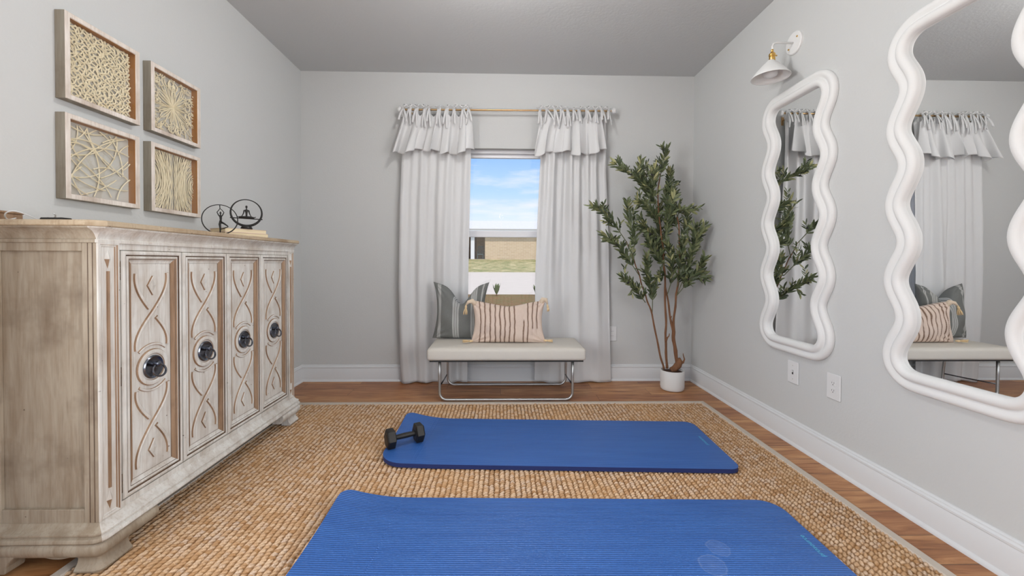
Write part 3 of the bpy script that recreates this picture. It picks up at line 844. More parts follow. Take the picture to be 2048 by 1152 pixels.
def make_art(kind, y0, y1, z0, z1, label):
    x0 = XL+.001; x1 = -1.727
    root = thing('shadow_box', (XL, (y0+y1)/2, z0), label, 'wall art', 'paper strip shadow boxes on the left wall')
    mb = MB(); f = .021; d = x1-x0
    prof = [(0, 0), (0, d-.002), (.002, d), (f-.003, d), (f-.001, d-.002), (f, d-.004)]
    rect_ring(mb, y0, y1, z0, z1, prof, x0, 1, lambda i: {0: (1, 1)}.get(i, (0, 0)))
    rect_ring(mb, y0, y1, z0, z1, [(f, d-.004), (f, .004)], x0, 1, lambda i: (2, 2))
    mb.build('frame', [M['fr_wood'], M['fr_side'], M['fr_inner']], root)
    mb = MB(); mb.box(x0, x0+.005, y0+.004, y1-.004, z0+.004, z1-.004); mb.build('backing', M['backing'], root)
    mb = MB(); yc, zc = (y0+y1)/2, (z0+z1)/2
    wdt = {1: .0034, 2: .0024, 3: .0026, 4: .0017}[kind]
    for pl in art_strokes(kind, (y1-y0)/2-f-.003, (z1-z0)/2-f-.003):
        mb.tube([(x0+.010+dd, yc+a, zc+b) for a, b, dd in pl], wdt, 4)
    mb.build('paper_strips', M['paper'], root)
    mb = MB(); xg = x1-.0065
    mb.add([(xg, y0+f-.001, z0+f-.001), (xg, y1-f+.001, z0+f-.001), (xg, y1-f+.001, z1-f+.001), (xg, y0+f-.001, z1-f+.001)], [(0, 1, 2, 3)])
    mb.build('glass', M['glass'], root)
make_art(1, 1.632, 1.960, 1.711, 2.058, 'square shadow box with diagonal lattice of cream paper strips, top left of the four')
make_art(2, 2.022, 2.345, 1.711, 2.052, 'square shadow box with starburst of looping cream paper strips, top right of the four')
make_art(3, 1.630, 1.956, 1.313, 1.655, 'square shadow box with long crossing arcs of cream paper, bottom left of the four')
make_art(4, 2.020, 2.342, 1.313, 1.656, 'square shadow box with pinched sheaf of curved cream paper strips, bottom right of the four')

# ------------------------------------------------------------------ things on the sideboard
TZ = 1.202
def oriented(loc, toward):
    d = Vector((toward[0]-loc[0], toward[1]-loc[1], 0)).normalized()       # faces the viewer
    return math.atan2(d.y, d.x)+PI/2
def flat_shape(mb, outline, th, m=0):
    n_ = len(outline); vs = [(x, -th/2, z) for x, z in outline]+[(x, th/2, z) for x, z in outline]
    mb.add(vs, [tuple(range(n_)), tuple(range(n_, 2*n_))[::-1]]+[(i, n_+i, n_+(i+1) % n_, (i+1) % n_) for i in range(n_)], m)
def lpart(mb, name, mat, root, **k):
    ol = root.location; mb.v = [(x+ol.x, y+ol.y, z+ol.z) for x, y, z in mb.v]
    return mb.build(name, mat, root, **k)
def make_ring(name, loc, r, tube_r, label, pose):
    root = thing(name, loc, label, 'sculpture', 'ring sculptures on the sideboard'); root.rotation_euler = (0, 0, oriented(loc, (0, 0)))
    zc = r+tube_r
    mb = MB()
    pts = [(r*math.cos(2*PI*i/56), 0, zc+(.014 if pose == 'lotus' else 0)+r*math.sin(2*PI*i/56)) for i in range(56)]
    mb.tube(pts, [tube_r*(1-.45*math.sin(2*PI*i/56)*(1 if pose == 'lotus' else .4)) for i in range(56)], 10, closed=True)
    lpart(mb, 'ring', M['black_metal'], root, smooth=True)
    if pose == 'lotus':
        zc += .014; mb = MB(); mb.lathe([(.028, 0), (.030, .003), (.026, .013), (.020, .016)], (0, 0, 0), n=28); lpart(mb, 'base', M['black_metal'], root, auto=.6)
        mb = MB(); mb.tube([(-r*1.04, 0, zc-r*.42), (r*1.04, 0, zc-r*.46)], .0028, 8); lpart(mb, 'bar', M['black_metal'], root)
        mb = MB(); b = zc-r*.40
        mb.tube([(-.036, 0, b+.004), (-.02, 0, b+.0045), (.02, 0, b+.0045), (.036, 0, b+.003)], [.004, .0065, .0065, .004], 10)      # crossed legs
        mb.tube([(-.043, 0, b+.007), (-.036, 0, b+.004)], [.0015, .003], 8); mb.tube([(.045, 0, b+.008), (.036, 0, b+.003)], [.0015, .003], 8)
        mb.tube([(0, 0, b), (0, 0, b+.018), (0, 0, b+.030), (0, 0, b+.043), (0, 0, b+.048)], [.0055, .0045, .0055, .0095, .005], 12)
        mb.tube([(0, 0, b+.046), (0, 0, b+.055), (0, 0, b+.058), (0, 0, b+.064), (0, 0, b+.069), (0, 0, b+.071)], [.0030, .0024, .0042, .0055, .0042, .001], 12)
        for s_ in (-1, 1):
            mb.tube([(s_*.004, 0, b+.045), (s_*.0115, 0, b+.042), (s_*.0135, 0, b+.030), (s_*.0175, 0, b+.018), (s_*.025, 0, b+.006)], [.003, .0038, .003, .0024, .0015], 8)
        lpart(mb, 'seated_figure', M['black_metal'], root, smooth=True)
    else:
        mb = MB(); b = .001
        mb.tube([(.0, 0, b), (.001, 0, b+.03), (-.001, 0, b+.052), (.002, 0, b+.066)], [.0018, .0042, .0058, .0062], 10)          # standing leg
        mb.tube([(.004, 0, b+.064), (.018, 0, b+.056), (.033, 0, b+.044), (.034, 0, b+.041), (.018, 0, b+.033), (.004, 0, b+.027)], [.0055, .0045, .0028, .0024, .0026, .0018], 10)
        mb.tube([(.002, 0, b+.064), (.003, 0, b+.074), (.003, 0, b+.086), (.002, 0, b+.096), (.002, 0, b+.101)], [.0065, .0044, .0055, .0062, .0025], 12)
        mb.tube([(.002, 0, b+.098), (.002, 0, b+.104), (.002, 0, b+.110), (.002, 0, b+.116), (.002, 0, b+.118)], [.0018, .0028, .0040, .0030, .0008], 12)
        for s_ in (-1, 1):
            mb.tube([(.002+s_*.005, 0, b+.094), (.002+s_*.0085, 0, b+.100), (.002+s_*.0145, 0, b+.114), (.002+s_*.007, 0, b+.125), (.000, 0, b+.134), (-.001, 0, b+.150)], [.0028, .0025, .0022, .0018, .0018, .0022], 8)
        lpart(mb, 'standing_figure', M['black_metal'], root, smooth=True)
    return root
make_ring('yoga_sculpture', (-1.452, 2.10, TZ), .0755, .0026, 'thin black ring sculpture with a figure in tree pose on one leg', 'tree')
make_ring('yoga_sculpture', (-1.452, 2.315, TZ+.0455), .0745, .0048, 'thick black ring sculpture with a seated cross legged figure on books', 'lotus')
def make_book(loc, rot, lx, ly, th, label):
    root = thing('book', loc, label, 'book', 'books on the sideboard'); root.rotation_euler = (0, 0, rot)
    mb = MB(); c = .0018
    mb.box(-lx/2, lx/2, -ly/2, ly/2, 0, c); mb.box(-lx/2, lx/2, -ly/2, ly/2, th-c, th); mb.box(-lx/2, lx/2, ly/2-c, ly/2+.001, 0, th)
    lpart(mb, 'cover', M['book'], root, bevel=.0006)
    mb = MB(); mb.box(-lx/2+.003, lx/2-.003, -ly/2+.003, ly/2-c, c, th-c); lpart(mb, 'pages', M['pages'], root)
bd = math.atan2(.2, .115)
ctr = Vector((-1.4425, 2.30, 0))+Vector((-.87, .5, 0))*.070
make_book((ctr.x+.004, ctr.y, TZ), bd, .235, .150, .0225, 'lower closed book with pale pink cover lying flat on sideboard')
make_book((ctr.x, ctr.y-.004, TZ+.0228), bd+.03, .228, .146, .0222, 'upper book with cream pages lying under the seated figure sculpture')
cord = thing('charging_cable', (-1.66, 1.46, TZ), 'tangled white cable loops lying on the near end of the sideboard', 'cable')
mb = MB(); pts = []
for i in range(60):
    t_ = i/59; pts.append((-1.745+.15*t_+.012*math.sin(t_*14), 1.43+.05*math.sin(t_*9), TZ+.004+.026*abs(math.sin(t_*7.3+.4))**1.5))
mb.tube(pts, .0022, 6); mb.build('cord', M['plastic'], cord, smooth=True)
mb = MB(); mb.box(-1.606, -1.594, 1.425, 1.440, TZ+.006, TZ+.014, bev=.002); mb.build('plug', M['plastic'], cord)
rem = thing('remote_control', (-1.565, 1.435, TZ), 'slim black remote lying beside the white cable on the sideboard', 'remote')
mb = MB(); mb.box(-1.598, -1.520, 1.420, 1.455, TZ, TZ+.013, bev=.003); mb.build('casing', M['black_metal'], rem)
mb = MB()
for k in range(3): mb.lathe([(.004, 0), (.004, .0012), (.003, .0018)], (-1.585+.022*k, 1.437, TZ+.0128), n=14)
mb.build('buttons', M['hinge'], rem)
wb = thing('wooden_box', (-1.725, 1.44, TZ), 'small brown wooden box at the near wall end of the sideboard', 'box')
mb = MB(); mb.box(-1.762, -1.708, 1.40, 1.47, TZ, TZ+.026, bev=.003); mb.build('box_body', M['glaze'], wb)
mb = MB(); mb.box(-1.764, -1.706, 1.398, 1.472, TZ+.0262, TZ+.034, bev=.002); mb.build('lid', M['glaze'], wb)

# ------------------------------------------------------------------ curtain rod and curtains
ZR = 2.386; YRD = 3.492
rod = thing('curtain_rod', (.05, YB, ZR), 'thin brass curtain rod over the window holding both white curtains', 'curtain rod')
mb = MB(); mb.tube([(-.855, YRD, ZR-.006), (.10, YRD, ZR)], .0085, 14); mb.tube([(-.05, YRD, ZR-.001), (.958, YRD, ZR+.004)], .0075, 14); mb.build('rod', M['brass_rod'], rod, auto=.8)
for x, zz in ((-.868, ZR-.006), (.972, ZR+.004)):
    s_ = 1 if x > 0 else -1
    mb = MB(); mb.lathe([(.009, -.012), (.014, -.006), (.024, 0), (.026, .010), (.022, .020), (.010, .026), (.0001, .027)], (x, YRD, zz), (s_, 0, 0), 20); mb.build('finial', M['plastic'], rod, auto=.7)
for x in (-.80, .905):
    mb = MB(); mb.tube([(x, YRD, ZR-.012), (x, YRD+.01, ZR-.026), (x, YB-.004, ZR-.034)], .005, 8); mb.box(x-.012, x+.012, YB-.006, YB-.0005, ZR-.075, ZR, bev=.002)
    mb.build('bracket', M['brass_rod'], rod)
def interp(tab, t_):
    for (a, va), (b, vb) in zip(tab, tab[1:]):
        if t_ <= b: return va+(vb-va)*max(0.0, (t_-a))/(b-a)
    return tab[-1][1]
def make_curtain(side, label):
    R_ = random.Random(3 if side < 0 else 8)
    if side < 0:
        XLt = [(0, -.83), (.12, -.862), (.3, -.880), (.62, -.892), (.9, -.885), (1, -.872)]; XRt = [(0, -.262), (.16, -.268), (.6, -.287), (1, -.292)]
        tabs = [-.845, -.795, -.735, -.665, -.625, -.545, -.475, -.405, -.335, -.285]; fl = (-.835, -.255, -.925, -.250)
    else:
        XLt = [(0, .335), (.16, .343), (.4, .318), (.6, .301), (1, .300)]; XRt = [(0, .92), (.2, .925), (.5, .958), (.8, .972), (1, .985)]
        tabs = [.33, .395, .465, .525, .575, .625, .675, .745, .815, .875, .925]; fl = (.345, .865, .268, .905)
    cx = (XLt[0][1]+XRt[0][1])/2
    root = thing('curtain', (cx, YRD, 0), label, 'curtain', 'white curtains at the window')
    ztop = 2.325; nu, nv = 190, 90
    ph = [R_.uniform(0, 6.28) for _ in range(8)]
    P = []
    for i in range(nu+1):
        u = i/nu; row = []
        for j in range(nv+1):
            v_ = j/nv
            xl, xr = interp(XLt, v_), interp(XRt, v_)
            x = xl+(xr-xl)*u
            tight = max(0, 1-v_*5)
            fl_lo = math.sin(2*PI*(3.3*u+.16*math.sin(v_*2.6+ph[0])+.10*v_)+ph[1])*.60+math.sin(2*PI*(1.9*u-.25*v_)+ph[3])*.40
            fl_hi = math.sin(2*PI*(7.9*u+.2*v_)+ph[2])
            fold = fl_lo*(.45+.55*min(1, v_*1.6))+fl_hi*(.10+.38*max(0, 1-v_*1.5))
            am = .036*(1+.35*math.sin(v_*4+ph[4]))
            y = YRD+.030+am*fold-.012*(1 if v_ > .05 else v_*20)
            y = min(y, YB-.006 if v_ < .90 else YB-.030)
            bench = max(0, min(1, (v_-.70)/.1))*max(0, min(1, (.62-abs(x-.05))/.05+1))
            if bench > 0: y = max(y, (YRD-.008)*bench+y*(1-bench)); y = min(y, YB-.030)
            z = ztop*(1-v_)+.004
            if j < 3:
                near = min(abs(x-q) for q in tabs); z += .045*max(0, 1-near/.03)**1.2*(1-j/3)
            wr = .0016*math.sin(v_*27+u*9+ph[5])*math.sin(u*17+ph[6]+v_*5)+.0010*math.sin(v_*61-u*31)*math.sin(u*11+v_*17)
            row.append((x, y+wr, z+.006*math.sin(9*u+ph[7])*(1 if j == nv else 0)))
        P.append(row)
    mb = MB(); mb.grid(P)
    for row in P: assert row
    mb.build('panel', M['curtain'], root, smooth=True, solid=.0016)
    # overhanging ruffle
    nu, nv = 150, 26; P = []
    for i in range(nu+1):
        u = i/nu; row = []
        for j in range(nv+1):
            v_ = j/nv
            xl = fl[0]+(fl[2]-fl[0])*v_**.9; xr = fl[1]+(fl[3]-fl[1])*v_**.9
            fr = 4.6 if side < 0 else 4.1
            x = xl+(xr-xl)*u+.016*v_*math.sin(2*PI*fr*2*u+ph[5])
            uw = u+.035*math.sin(2*PI*1.7*u+ph[6]); fold = math.sin(2*PI*fr*uw+ph[4]+.5*v_); f2 = math.sin(2*PI*(fr*2.3)*u+ph[2]+1.5*v_)
            am = .012+.048*v_**1.3
            y = YRD-.022-.030*v_+am*(.75*fold+.25*f2)
            z = 2.335-.330*v_+.017*v_*math.sin(2*PI*fr*uw+ph[4]+1.4)+.018*v_*math.sin(2*PI*1.6*u+ph[3])
            if side > 0: z += .014*v_*(u-.3)
            if j < 5:
                near = min(abs(x-q) for q in tabs); z += .050*max(0, 1-near/.034)**1.1*(1-j/5)-.02*(1-j/5)
            row.append((x, min(y, YRD+.02), z))
        P.append(row)
    mb = MB(); mb.grid(P); mb.build('ruffle', M['curtain'], root, smooth=True, solid=.0016)
    # tie tops: a band over the rod with two hanging tails
    for k, tx in enumerate(tabs):
        mb = MB(); wd = .0095
        zz = ZR-.004+.004*(tx+.85)/1.8
        def band(pts, w_=wd, tw=0.0):
            rows = []
            for i, p_ in enumerate(pts):
                a = tw*i/max(1, len(pts)-1)
                rows.append([(p_[0]-w_*math.cos(a), p_[1]-w_*math.sin(a), p_[2]), (p_[0], p_[1]-.0015, p_[2]), (p_[0]+w_*math.cos(a), p_[1]+w_*math.sin(a), p_[2])])
            mb.grid(rows)
        lean = R_.uniform(-.012, .012); rr = .016; pts = []
        pts.append((tx+lean, YRD-.026, zz-.075))
        for q in range(13):
            a = PI+(-PI)*q/12
            pts.append((tx+lean*(1-q/12), YRD+rr*math.cos(a), zz+rr*1.35*math.sin(a)))
        pts.append((tx, YRD+.018, zz-.045))
        band(pts, .011)
        # puffed bow on top of the rod
        for sg in (-1, 1):
            lp = [(tx+sg*(.004+.019*math.sin(q/8*PI)), YRD-.014-.008*math.sin(q/8*PI), zz+.014+.026*math.sin(q/8*PI*.55)*(1+.35*math.sin(k+sg))-.012*(q/8)) for q in range(9)]
            band(lp, .008, .5*sg)
        for sg in (-1, 1):
            ln = R_.uniform(.090, .185); sp = sg*R_.uniform(.004, .030)*(2.0 if R_.random() < .25 else 1)
            tail = [(tx+sp*(q/7)**.8, YRD-.024-.016*math.sin(q/7*2.2)-.022*(q/7), zz+.004-ln*q/7) for q in range(8)]
            band(tail, .0085, R_.uniform(-.9, .9))
        mb.build('tie', M['curtain'], root, smooth=True, solid=.0014)
    return root
make_curtain(-1, 'white tie top linen curtain with ruffle, left of the window')
make_curtain(1, 'white tie top linen curtain with ruffle, between window and olive tree')

# ------------------------------------------------------------------ bench
bench = thing('bench', (.045, 3.22, 0), 'low bench with cream padded seat on rounded steel tube legs before the window', 'bench')
def rounded_slab(mb, x0, x1, y0, y1, z0, z1, crown=.012, n=26, r=.022):
    """upholstered block: soft edges, slightly domed top"""
    nx, ny = 46, 18; P = []
    cx, cy, hx, hy, hz = (x0+x1)/2, (y0+y1)/2, (x1-x0)/2, (y1-y0)/2, (z1-z0)/2
    def rb(a, h): return h*a
    import itertools
    def face(fn):
        rows = []
        for i in range(nx+1):
            row = []
            for j in range(ny+1): row.append(fn(-1+2*i/nx, -1+2*j/ny))
            rows.append(row)
        mb.grid(rows)
    def rd(x, y, z):
        # push the cube surface point to a rounded box
        q = Vector((max(-hx+r, min(hx-r, x)), max(-hy+r, min(hy-r, y)), max(-hz+r, min(hz-r, z))))
        d = Vector((x, y, z))-q
        if d.length > 1e-9: d = d.normalized()*min(r, d.length) if d.length < r else d.normalized()*r
        p_ = q+d
        if p_.z > 0:
            cxn, cyn = x/hx, y/hy; p_.z += crown*(1-cxn**6)*(1-cyn**4)*(p_.z/hz)
        bulge = .004*(1-(z/hz)**2)
        if abs(y) > hy*.98: p_.y += math.copysign(bulge, y)
        return (cx+p_.x, cy+p_.y, (z0+z1)/2+p_.z)
    sm = lambda a: math.copysign(1-(1-abs(a))**1.5, a)
    face(lambda a, b: rd(hx*sm(a), hy*sm(b), hz)); face(lambda a, b: rd(hx*sm(a), hy*sm(b), -hz))
    face(lambda a, b: rd(hx*sm(a), -hy, hz*sm(b))); face(lambda a, b: rd(hx*sm(a), hy, hz*sm(b)))
    face(lambda a, b: rd(-hx, hy*sm(a), hz*sm(b))); face(lambda a, b: rd(hx, hy*sm(a), hz*sm(b)))
mb = MB(); rounded_slab(mb, -.553, .645, 2.985, 3.425, .322, .416)
mb.build('seat', M['seat'], bench, smooth=True)
mb = MB(); mb.box(-.535, .627, 3.005, 3.405, .312, .3215); mb.build('seat_base', M['dark'], bench)
for yy, xa, xb_ in ((3.045, -.465, .553), (3.425, -.452, .560)):
    mb = MB(); r = .055; zb = .0125; pts = [(xa, yy if yy < 3.2 else yy-.025, .312)]
    pts.append((xa, yy if yy < 3.2 else yy-.01, .2))
    for q in range(7):
        a = PI+PI/2*q/6; pts.append((xa+r+r*math.cos(a), yy, zb+r+r*math.sin(a)))
    for q in range(7):
        a = 1.5*PI+PI/2*q/6; pts.append((xb_-r+r*math.cos(a), yy, zb+r+r*math.sin(a)))
    pts.append((xb_, yy if yy < 3.2 else yy-.01, .2)); pts.append((xb_, yy if yy < 3.2 else yy-.025, .312))
    mb.tube(pts, .0105, 14); mb.build('leg_frame', M['chrome'], bench, smooth=True)
for x in (-.460, .557):
    mb = MB(); s_ = -1 if x < 0 else 1
    mb.tube([(x, 3.415, .100), (x, 3.25, .108), (x, 3.052, .122)], .005, 10); mb.build('side_brace', M['iron'], bench, smooth=True)

# ------------------------------------------------------------------ cushions
def stripe_mat(name, base, fn):
    m = Mat(name, base, .9, spec=.2); uv = m.n('ShaderNodeUVMap'); sp = m.n('ShaderNodeSeparateXYZ'); m.L.new(uv.outputs[0], sp.inputs[0])
    co = m.coord(); n1 = m.noise(co, 300, 2); n2 = m.noise(m.coord((1, 1, 1)), 9, 2)
    c = fn(m, sp, n1, n2); m.color(c); m.bump(n1, .5, .003); return m.m
LP_ST = [.115, .185, .255, .325, .39, .45, .515, .58, .70, .76, .83, .90]       # brown stripes across the cream cushion
def cream_fn(m, sp, n1, n2):
    tot = None
    wob = m.math('MULTIPLY', m.math('SUBTRACT', n2, .5), .045)
    u = m.math('ADD', sp.outputs[0], wob)
    for k, s_ in enumerate(LP_ST):
        d = m.math('ABSOLUTE', m.math('SUBTRACT', u, s_))
        q = m.ramp(d, [(.006, g(1)), (.012, g(0))])
        if k in (8, 10, 11): q = m.math('MULTIPLY', q, m.ramp(sp.outputs[1], [(.50 if k == 8 else .3, g(1 if k == 8 else 0)), (.56 if k == 8 else .34, g(0 if k == 8 else 1))]))
        tot = q if tot is None else m.math('MAXIMUM', tot, q)
    tot = m.math('MULTIPLY', tot, m.ramp(n1, [(.3, g(.7)), (.6, g(1))]))
    return m.mix(tot, m.mix(n1, srgb(226, 208, 194), srgb(200, 178, 162)), srgb(112, 84, 66))
def grey_fn(m, sp, n1, n2):
    u = m.math('ADD', sp.outputs[0], m.math('MULTIPLY', m.math('SUBTRACT', n2, .5), .012)); tot = None; tw = None
    for cg in (.10, .135, .40, .44, .48, .72, .76, .80, .92):
        for off in (-.008, .008):
            q = m.ramp(m.math('ABSOLUTE', m.math('SUBTRACT', u, cg+off)), [(.003, g(1)), (.006, g(0))])
            tot = q if tot is None else m.math('MAXIMUM', tot, q)
        q = m.ramp(m.math('ABSOLUTE', m.math('SUBTRACT', u, cg)), [(.003, g(1)), (.007, g(0))])
        tw = q if tw is None else m.math('MAXIMUM', tw, q)
    base = m.mix(n1, srgb(130, 131, 127), srgb(100, 102, 100))
    return m.mix(tot, m.mix(tw, base, srgb(66, 68, 70)), srgb(206, 206, 202))
M['cush_cream'] = stripe_mat('cream_striped_weave', srgb(220, 200, 185), cream_fn)
M['cush_grey'] = stripe_mat('grey_striped_weave', srgb(110, 115, 116), grey_fn)
def make_pillow(name, loc, rotz, tilt, w_, h_, T, mat, label, chop=0.0, ears=.06, ridges=None, seam=None, chop_u=0.0, chop_w=.42):
    root = thing(name, loc, label, 'cushion', 'cushions on the bench'); root.rotation_euler = (tilt, 0, rotz)
    nu, nv = 84, 60; verts = []; uvs = []; faces = []
    def pt(u, v_, s_):
        du = ears*(1-v_*v_)*abs(u)**3; dv = (ears if v_ > 0 else ears*.12)*(1-u*u)*abs(v_)**3
        x = w_/2*(u-math.copysign(du, u)); z = h_/2*(v_-math.copysign(dv, v_))
        if chop and v_ > -.4:
            k = ((v_+.4)/1.4)**1.5; z -= chop*k*math.exp(-((u-chop_u)/chop_w)**2)
            x += .020*k*math.exp(-((u-chop_u)/chop_w)**2)*(-1 if u < chop_u else 1)*0
        th = T/2*(max(0, (1-u*u))**.42*max(0, (1-v_*v_))**.42)
        if v_ < -.55: th *= 1
        if ridges:
            uu = (u+1)/2; q = min(abs(uu-r_) for r_ in ridges); th += (.0035-.007*math.exp(-(q/.010)**2))*(1-abs(u)**8)*(1-v_**8)
            th += .0014*math.sin(v_*70+u*40)*(1-v_**6)
        crease = 0.0
        if chop: crease = -.028*math.exp(-((u-chop_u)/.10)**2)*max(0, v_)**1.5*(1-v_*v_*.6)
        y = s_*(th+crease*(1 if s_ < 0 else .4))
        wk = 0
        for (cu_, cv_, k_) in ((-1, -1, 7), (1, -1, 6), (-1, 1, 8), (1, 1, 7)):
            rr_ = math.hypot(u-cu_, v_-cv_); an_ = math.atan2(v_-cv_, u-cu_); wk += .0045*math.sin(an_*k_*2+cu_)*math.exp(-((rr_-.35)/.3)**2)
        y += s_*wk+.006*math.sin(u*3+v_*2)+s_*.0035*(math.sin(u*5.3+v_*7.1)+math.sin(u*9.7-v_*4.3+1))*(1-u**4)*(1-v_**4)
        return (x, y, z+h_/2)
    for s_ in (-1, 1):
        b = len(verts)
        for i in range(nu+1):
            for j in range(nv+1):
                u = -math.cos(PI*i/nu); v_ = -math.cos(PI*j/nv)
                u = .5*u+.5*(-1+2*i/nu); v_ = .5*v_+.5*(-1+2*j/nv)
                verts.append(pt(u, v_, s_)); uvs.append(((u+1)/2, (v_+1)/2))
        for i in range(nu):
            for j in range(nv):
                a = b+i*(nv+1)+j; f = (a, a+nv+1, a+nv+2, a+1); faces.append(f if s_ < 0 else f[::-1])
    mn = min(q[2] for q in verts)
    verts = [(x, y, max(z, 0.0)) for x, y, z in verts]
    me = bpy.data.meshes.new('cover'); me.from_pydata(verts, [], faces); me.materials.append(mat)
    uvl = me.uv_layers.new(name='UVMap')
    li = np.zeros(len(me.loops), dtype=np.int32); me.loops.foreach_get('vertex_index', li)
    uvl.data.foreach_set('uv', np.array(uvs, dtype=np.float32)[li].ravel())
    me.polygons.foreach_set('use_smooth', np.ones(len(me.polygons), dtype=bool)); me.update()
    o = bpy.data.objects.new('cover', me); COL.objects.link(o); o.parent = root
    return root
SZ = .4290
gp = make_pillow('grey_cushion', (-.338, 3.325, SZ), -.10, -.10, .475, .47, .15, M['cush_grey'],
            'square grey cushion with thin pale stripes and notched top on the bench', chop=.150, ears=.17, chop_u=.04, chop_w=.36)
lp = make_pillow('lumbar_cushion', (.060, 3.155, SZ), .0, -.16, .60, .335, .135, M['cush_cream'],
            'oblong cream cushion with brown ridged stripes and corner tassels on the bench', chop=.030, ears=.11, ridges=LP_ST, chop_w=.5)
def tassel(root, x, y, z, dirv, ln=.062, fan=.30):
    mb = MB(); d = Vector(dirv).normalized(); p0 = Vector((x, y, z)); a = d.orthogonal().normalized(); b = d.cross(a)
    mb.tube([p0-d*.012, p0, p0+d*.006, p0+d*.014, p0+d*.018], [.003, .007, .0095, .009, .006], 10)
    R_ = random.Random(int(x*1000))
    for k in range(26):
        an = R_.uniform(0, 2*PI); rr = R_.uniform(.2, 1)*fan; e = d+(a*math.cos(an)+b*math.sin(an))*rr
        l2 = ln*R_.uniform(.8, 1.05); s0 = p0+d*.014+(a*math.cos(an)+b*math.sin(an))*.005*rr/fan
        q1 = s0+e*l2*.5; q2 = s0+d*l2*.95+(a*math.cos(an)+b*math.sin(an))*rr*l2*.62
        mb.tube([s0, q1, q2], [.0026, .0028, .0020], 5)
    lpart(mb, 'tassel', M['tassel'], root, smooth=True)
def ear(root, pts, rs, mat):
    mb = MB(); mb.tube(pts, rs, 12); lpart(mb, 'corner_flap', mat, root, smooth=True)
M['ear'] = fabric('cream_ear_cloth', srgb(224, 206, 184), srgb(206, 186, 162), 300)
ear(lp, [(-.262, -.010, .300), (-.290, -.022, .326), (-.318, -.030, .318), (-.334, -.034, .296)], [.022, .020, .013, .006], M['ear'])
tassel(lp, -.336, -.036, .286, (-.05, -.05, -1), .055, .42)
ear(lp, [(.258, -.004, .308), (.280, -.010, .342), (.300, -.014, .340), (.312, -.018, .306)], [.022, .020, .016, .007], M['ear'])
tassel(lp, .313, -.020, .292, (.1, -.05, -1), .035, .25)
tassel(lp, -.288, -.030, .012, (-1, -.30, -.02), .060, .30)
tassel(lp, .290, -.010, .016, (1, -.1, -.05), .050, .30)

# ------------------------------------------------------------------ olive tree
STEMS = {'t1': [(1.366, 3.3, 0.177), (1.317, 3.287, 0.34), (1.248, 3.273, 0.643), (1.189, 3.26, 0.794), (1.131, 3.247, 0.961), (1.075, 3.233, 1.109), (1.014, 3.22, 1.236)], 't2': [(1.395, 3.31, 0.179), (1.382, 3.309, 0.392), (1.38, 3.307, 0.582), (1.366, 3.306, 0.96), (1.35, 3.304, 1.186), (1.323, 3.303, 1.373), (1.301, 3.301, 1.617), (1.318, 3.3, 1.804)], 't3': [(1.493, 3.33, 0.197), (1.456, 3.325, 0.389), (1.439, 3.32, 0.523), (1.391, 3.315, 0.789), (1.366, 3.31, 0.96)], 't4': [(1.493, 3.33, 0.216), (1.464, 3.322, 0.39), (1.45, 3.313, 0.543), (1.463, 3.305, 0.772), (1.48, 3.297, 0.961), (1.479, 3.288, 1.28), (1.458, 3.28, 1.447)]}
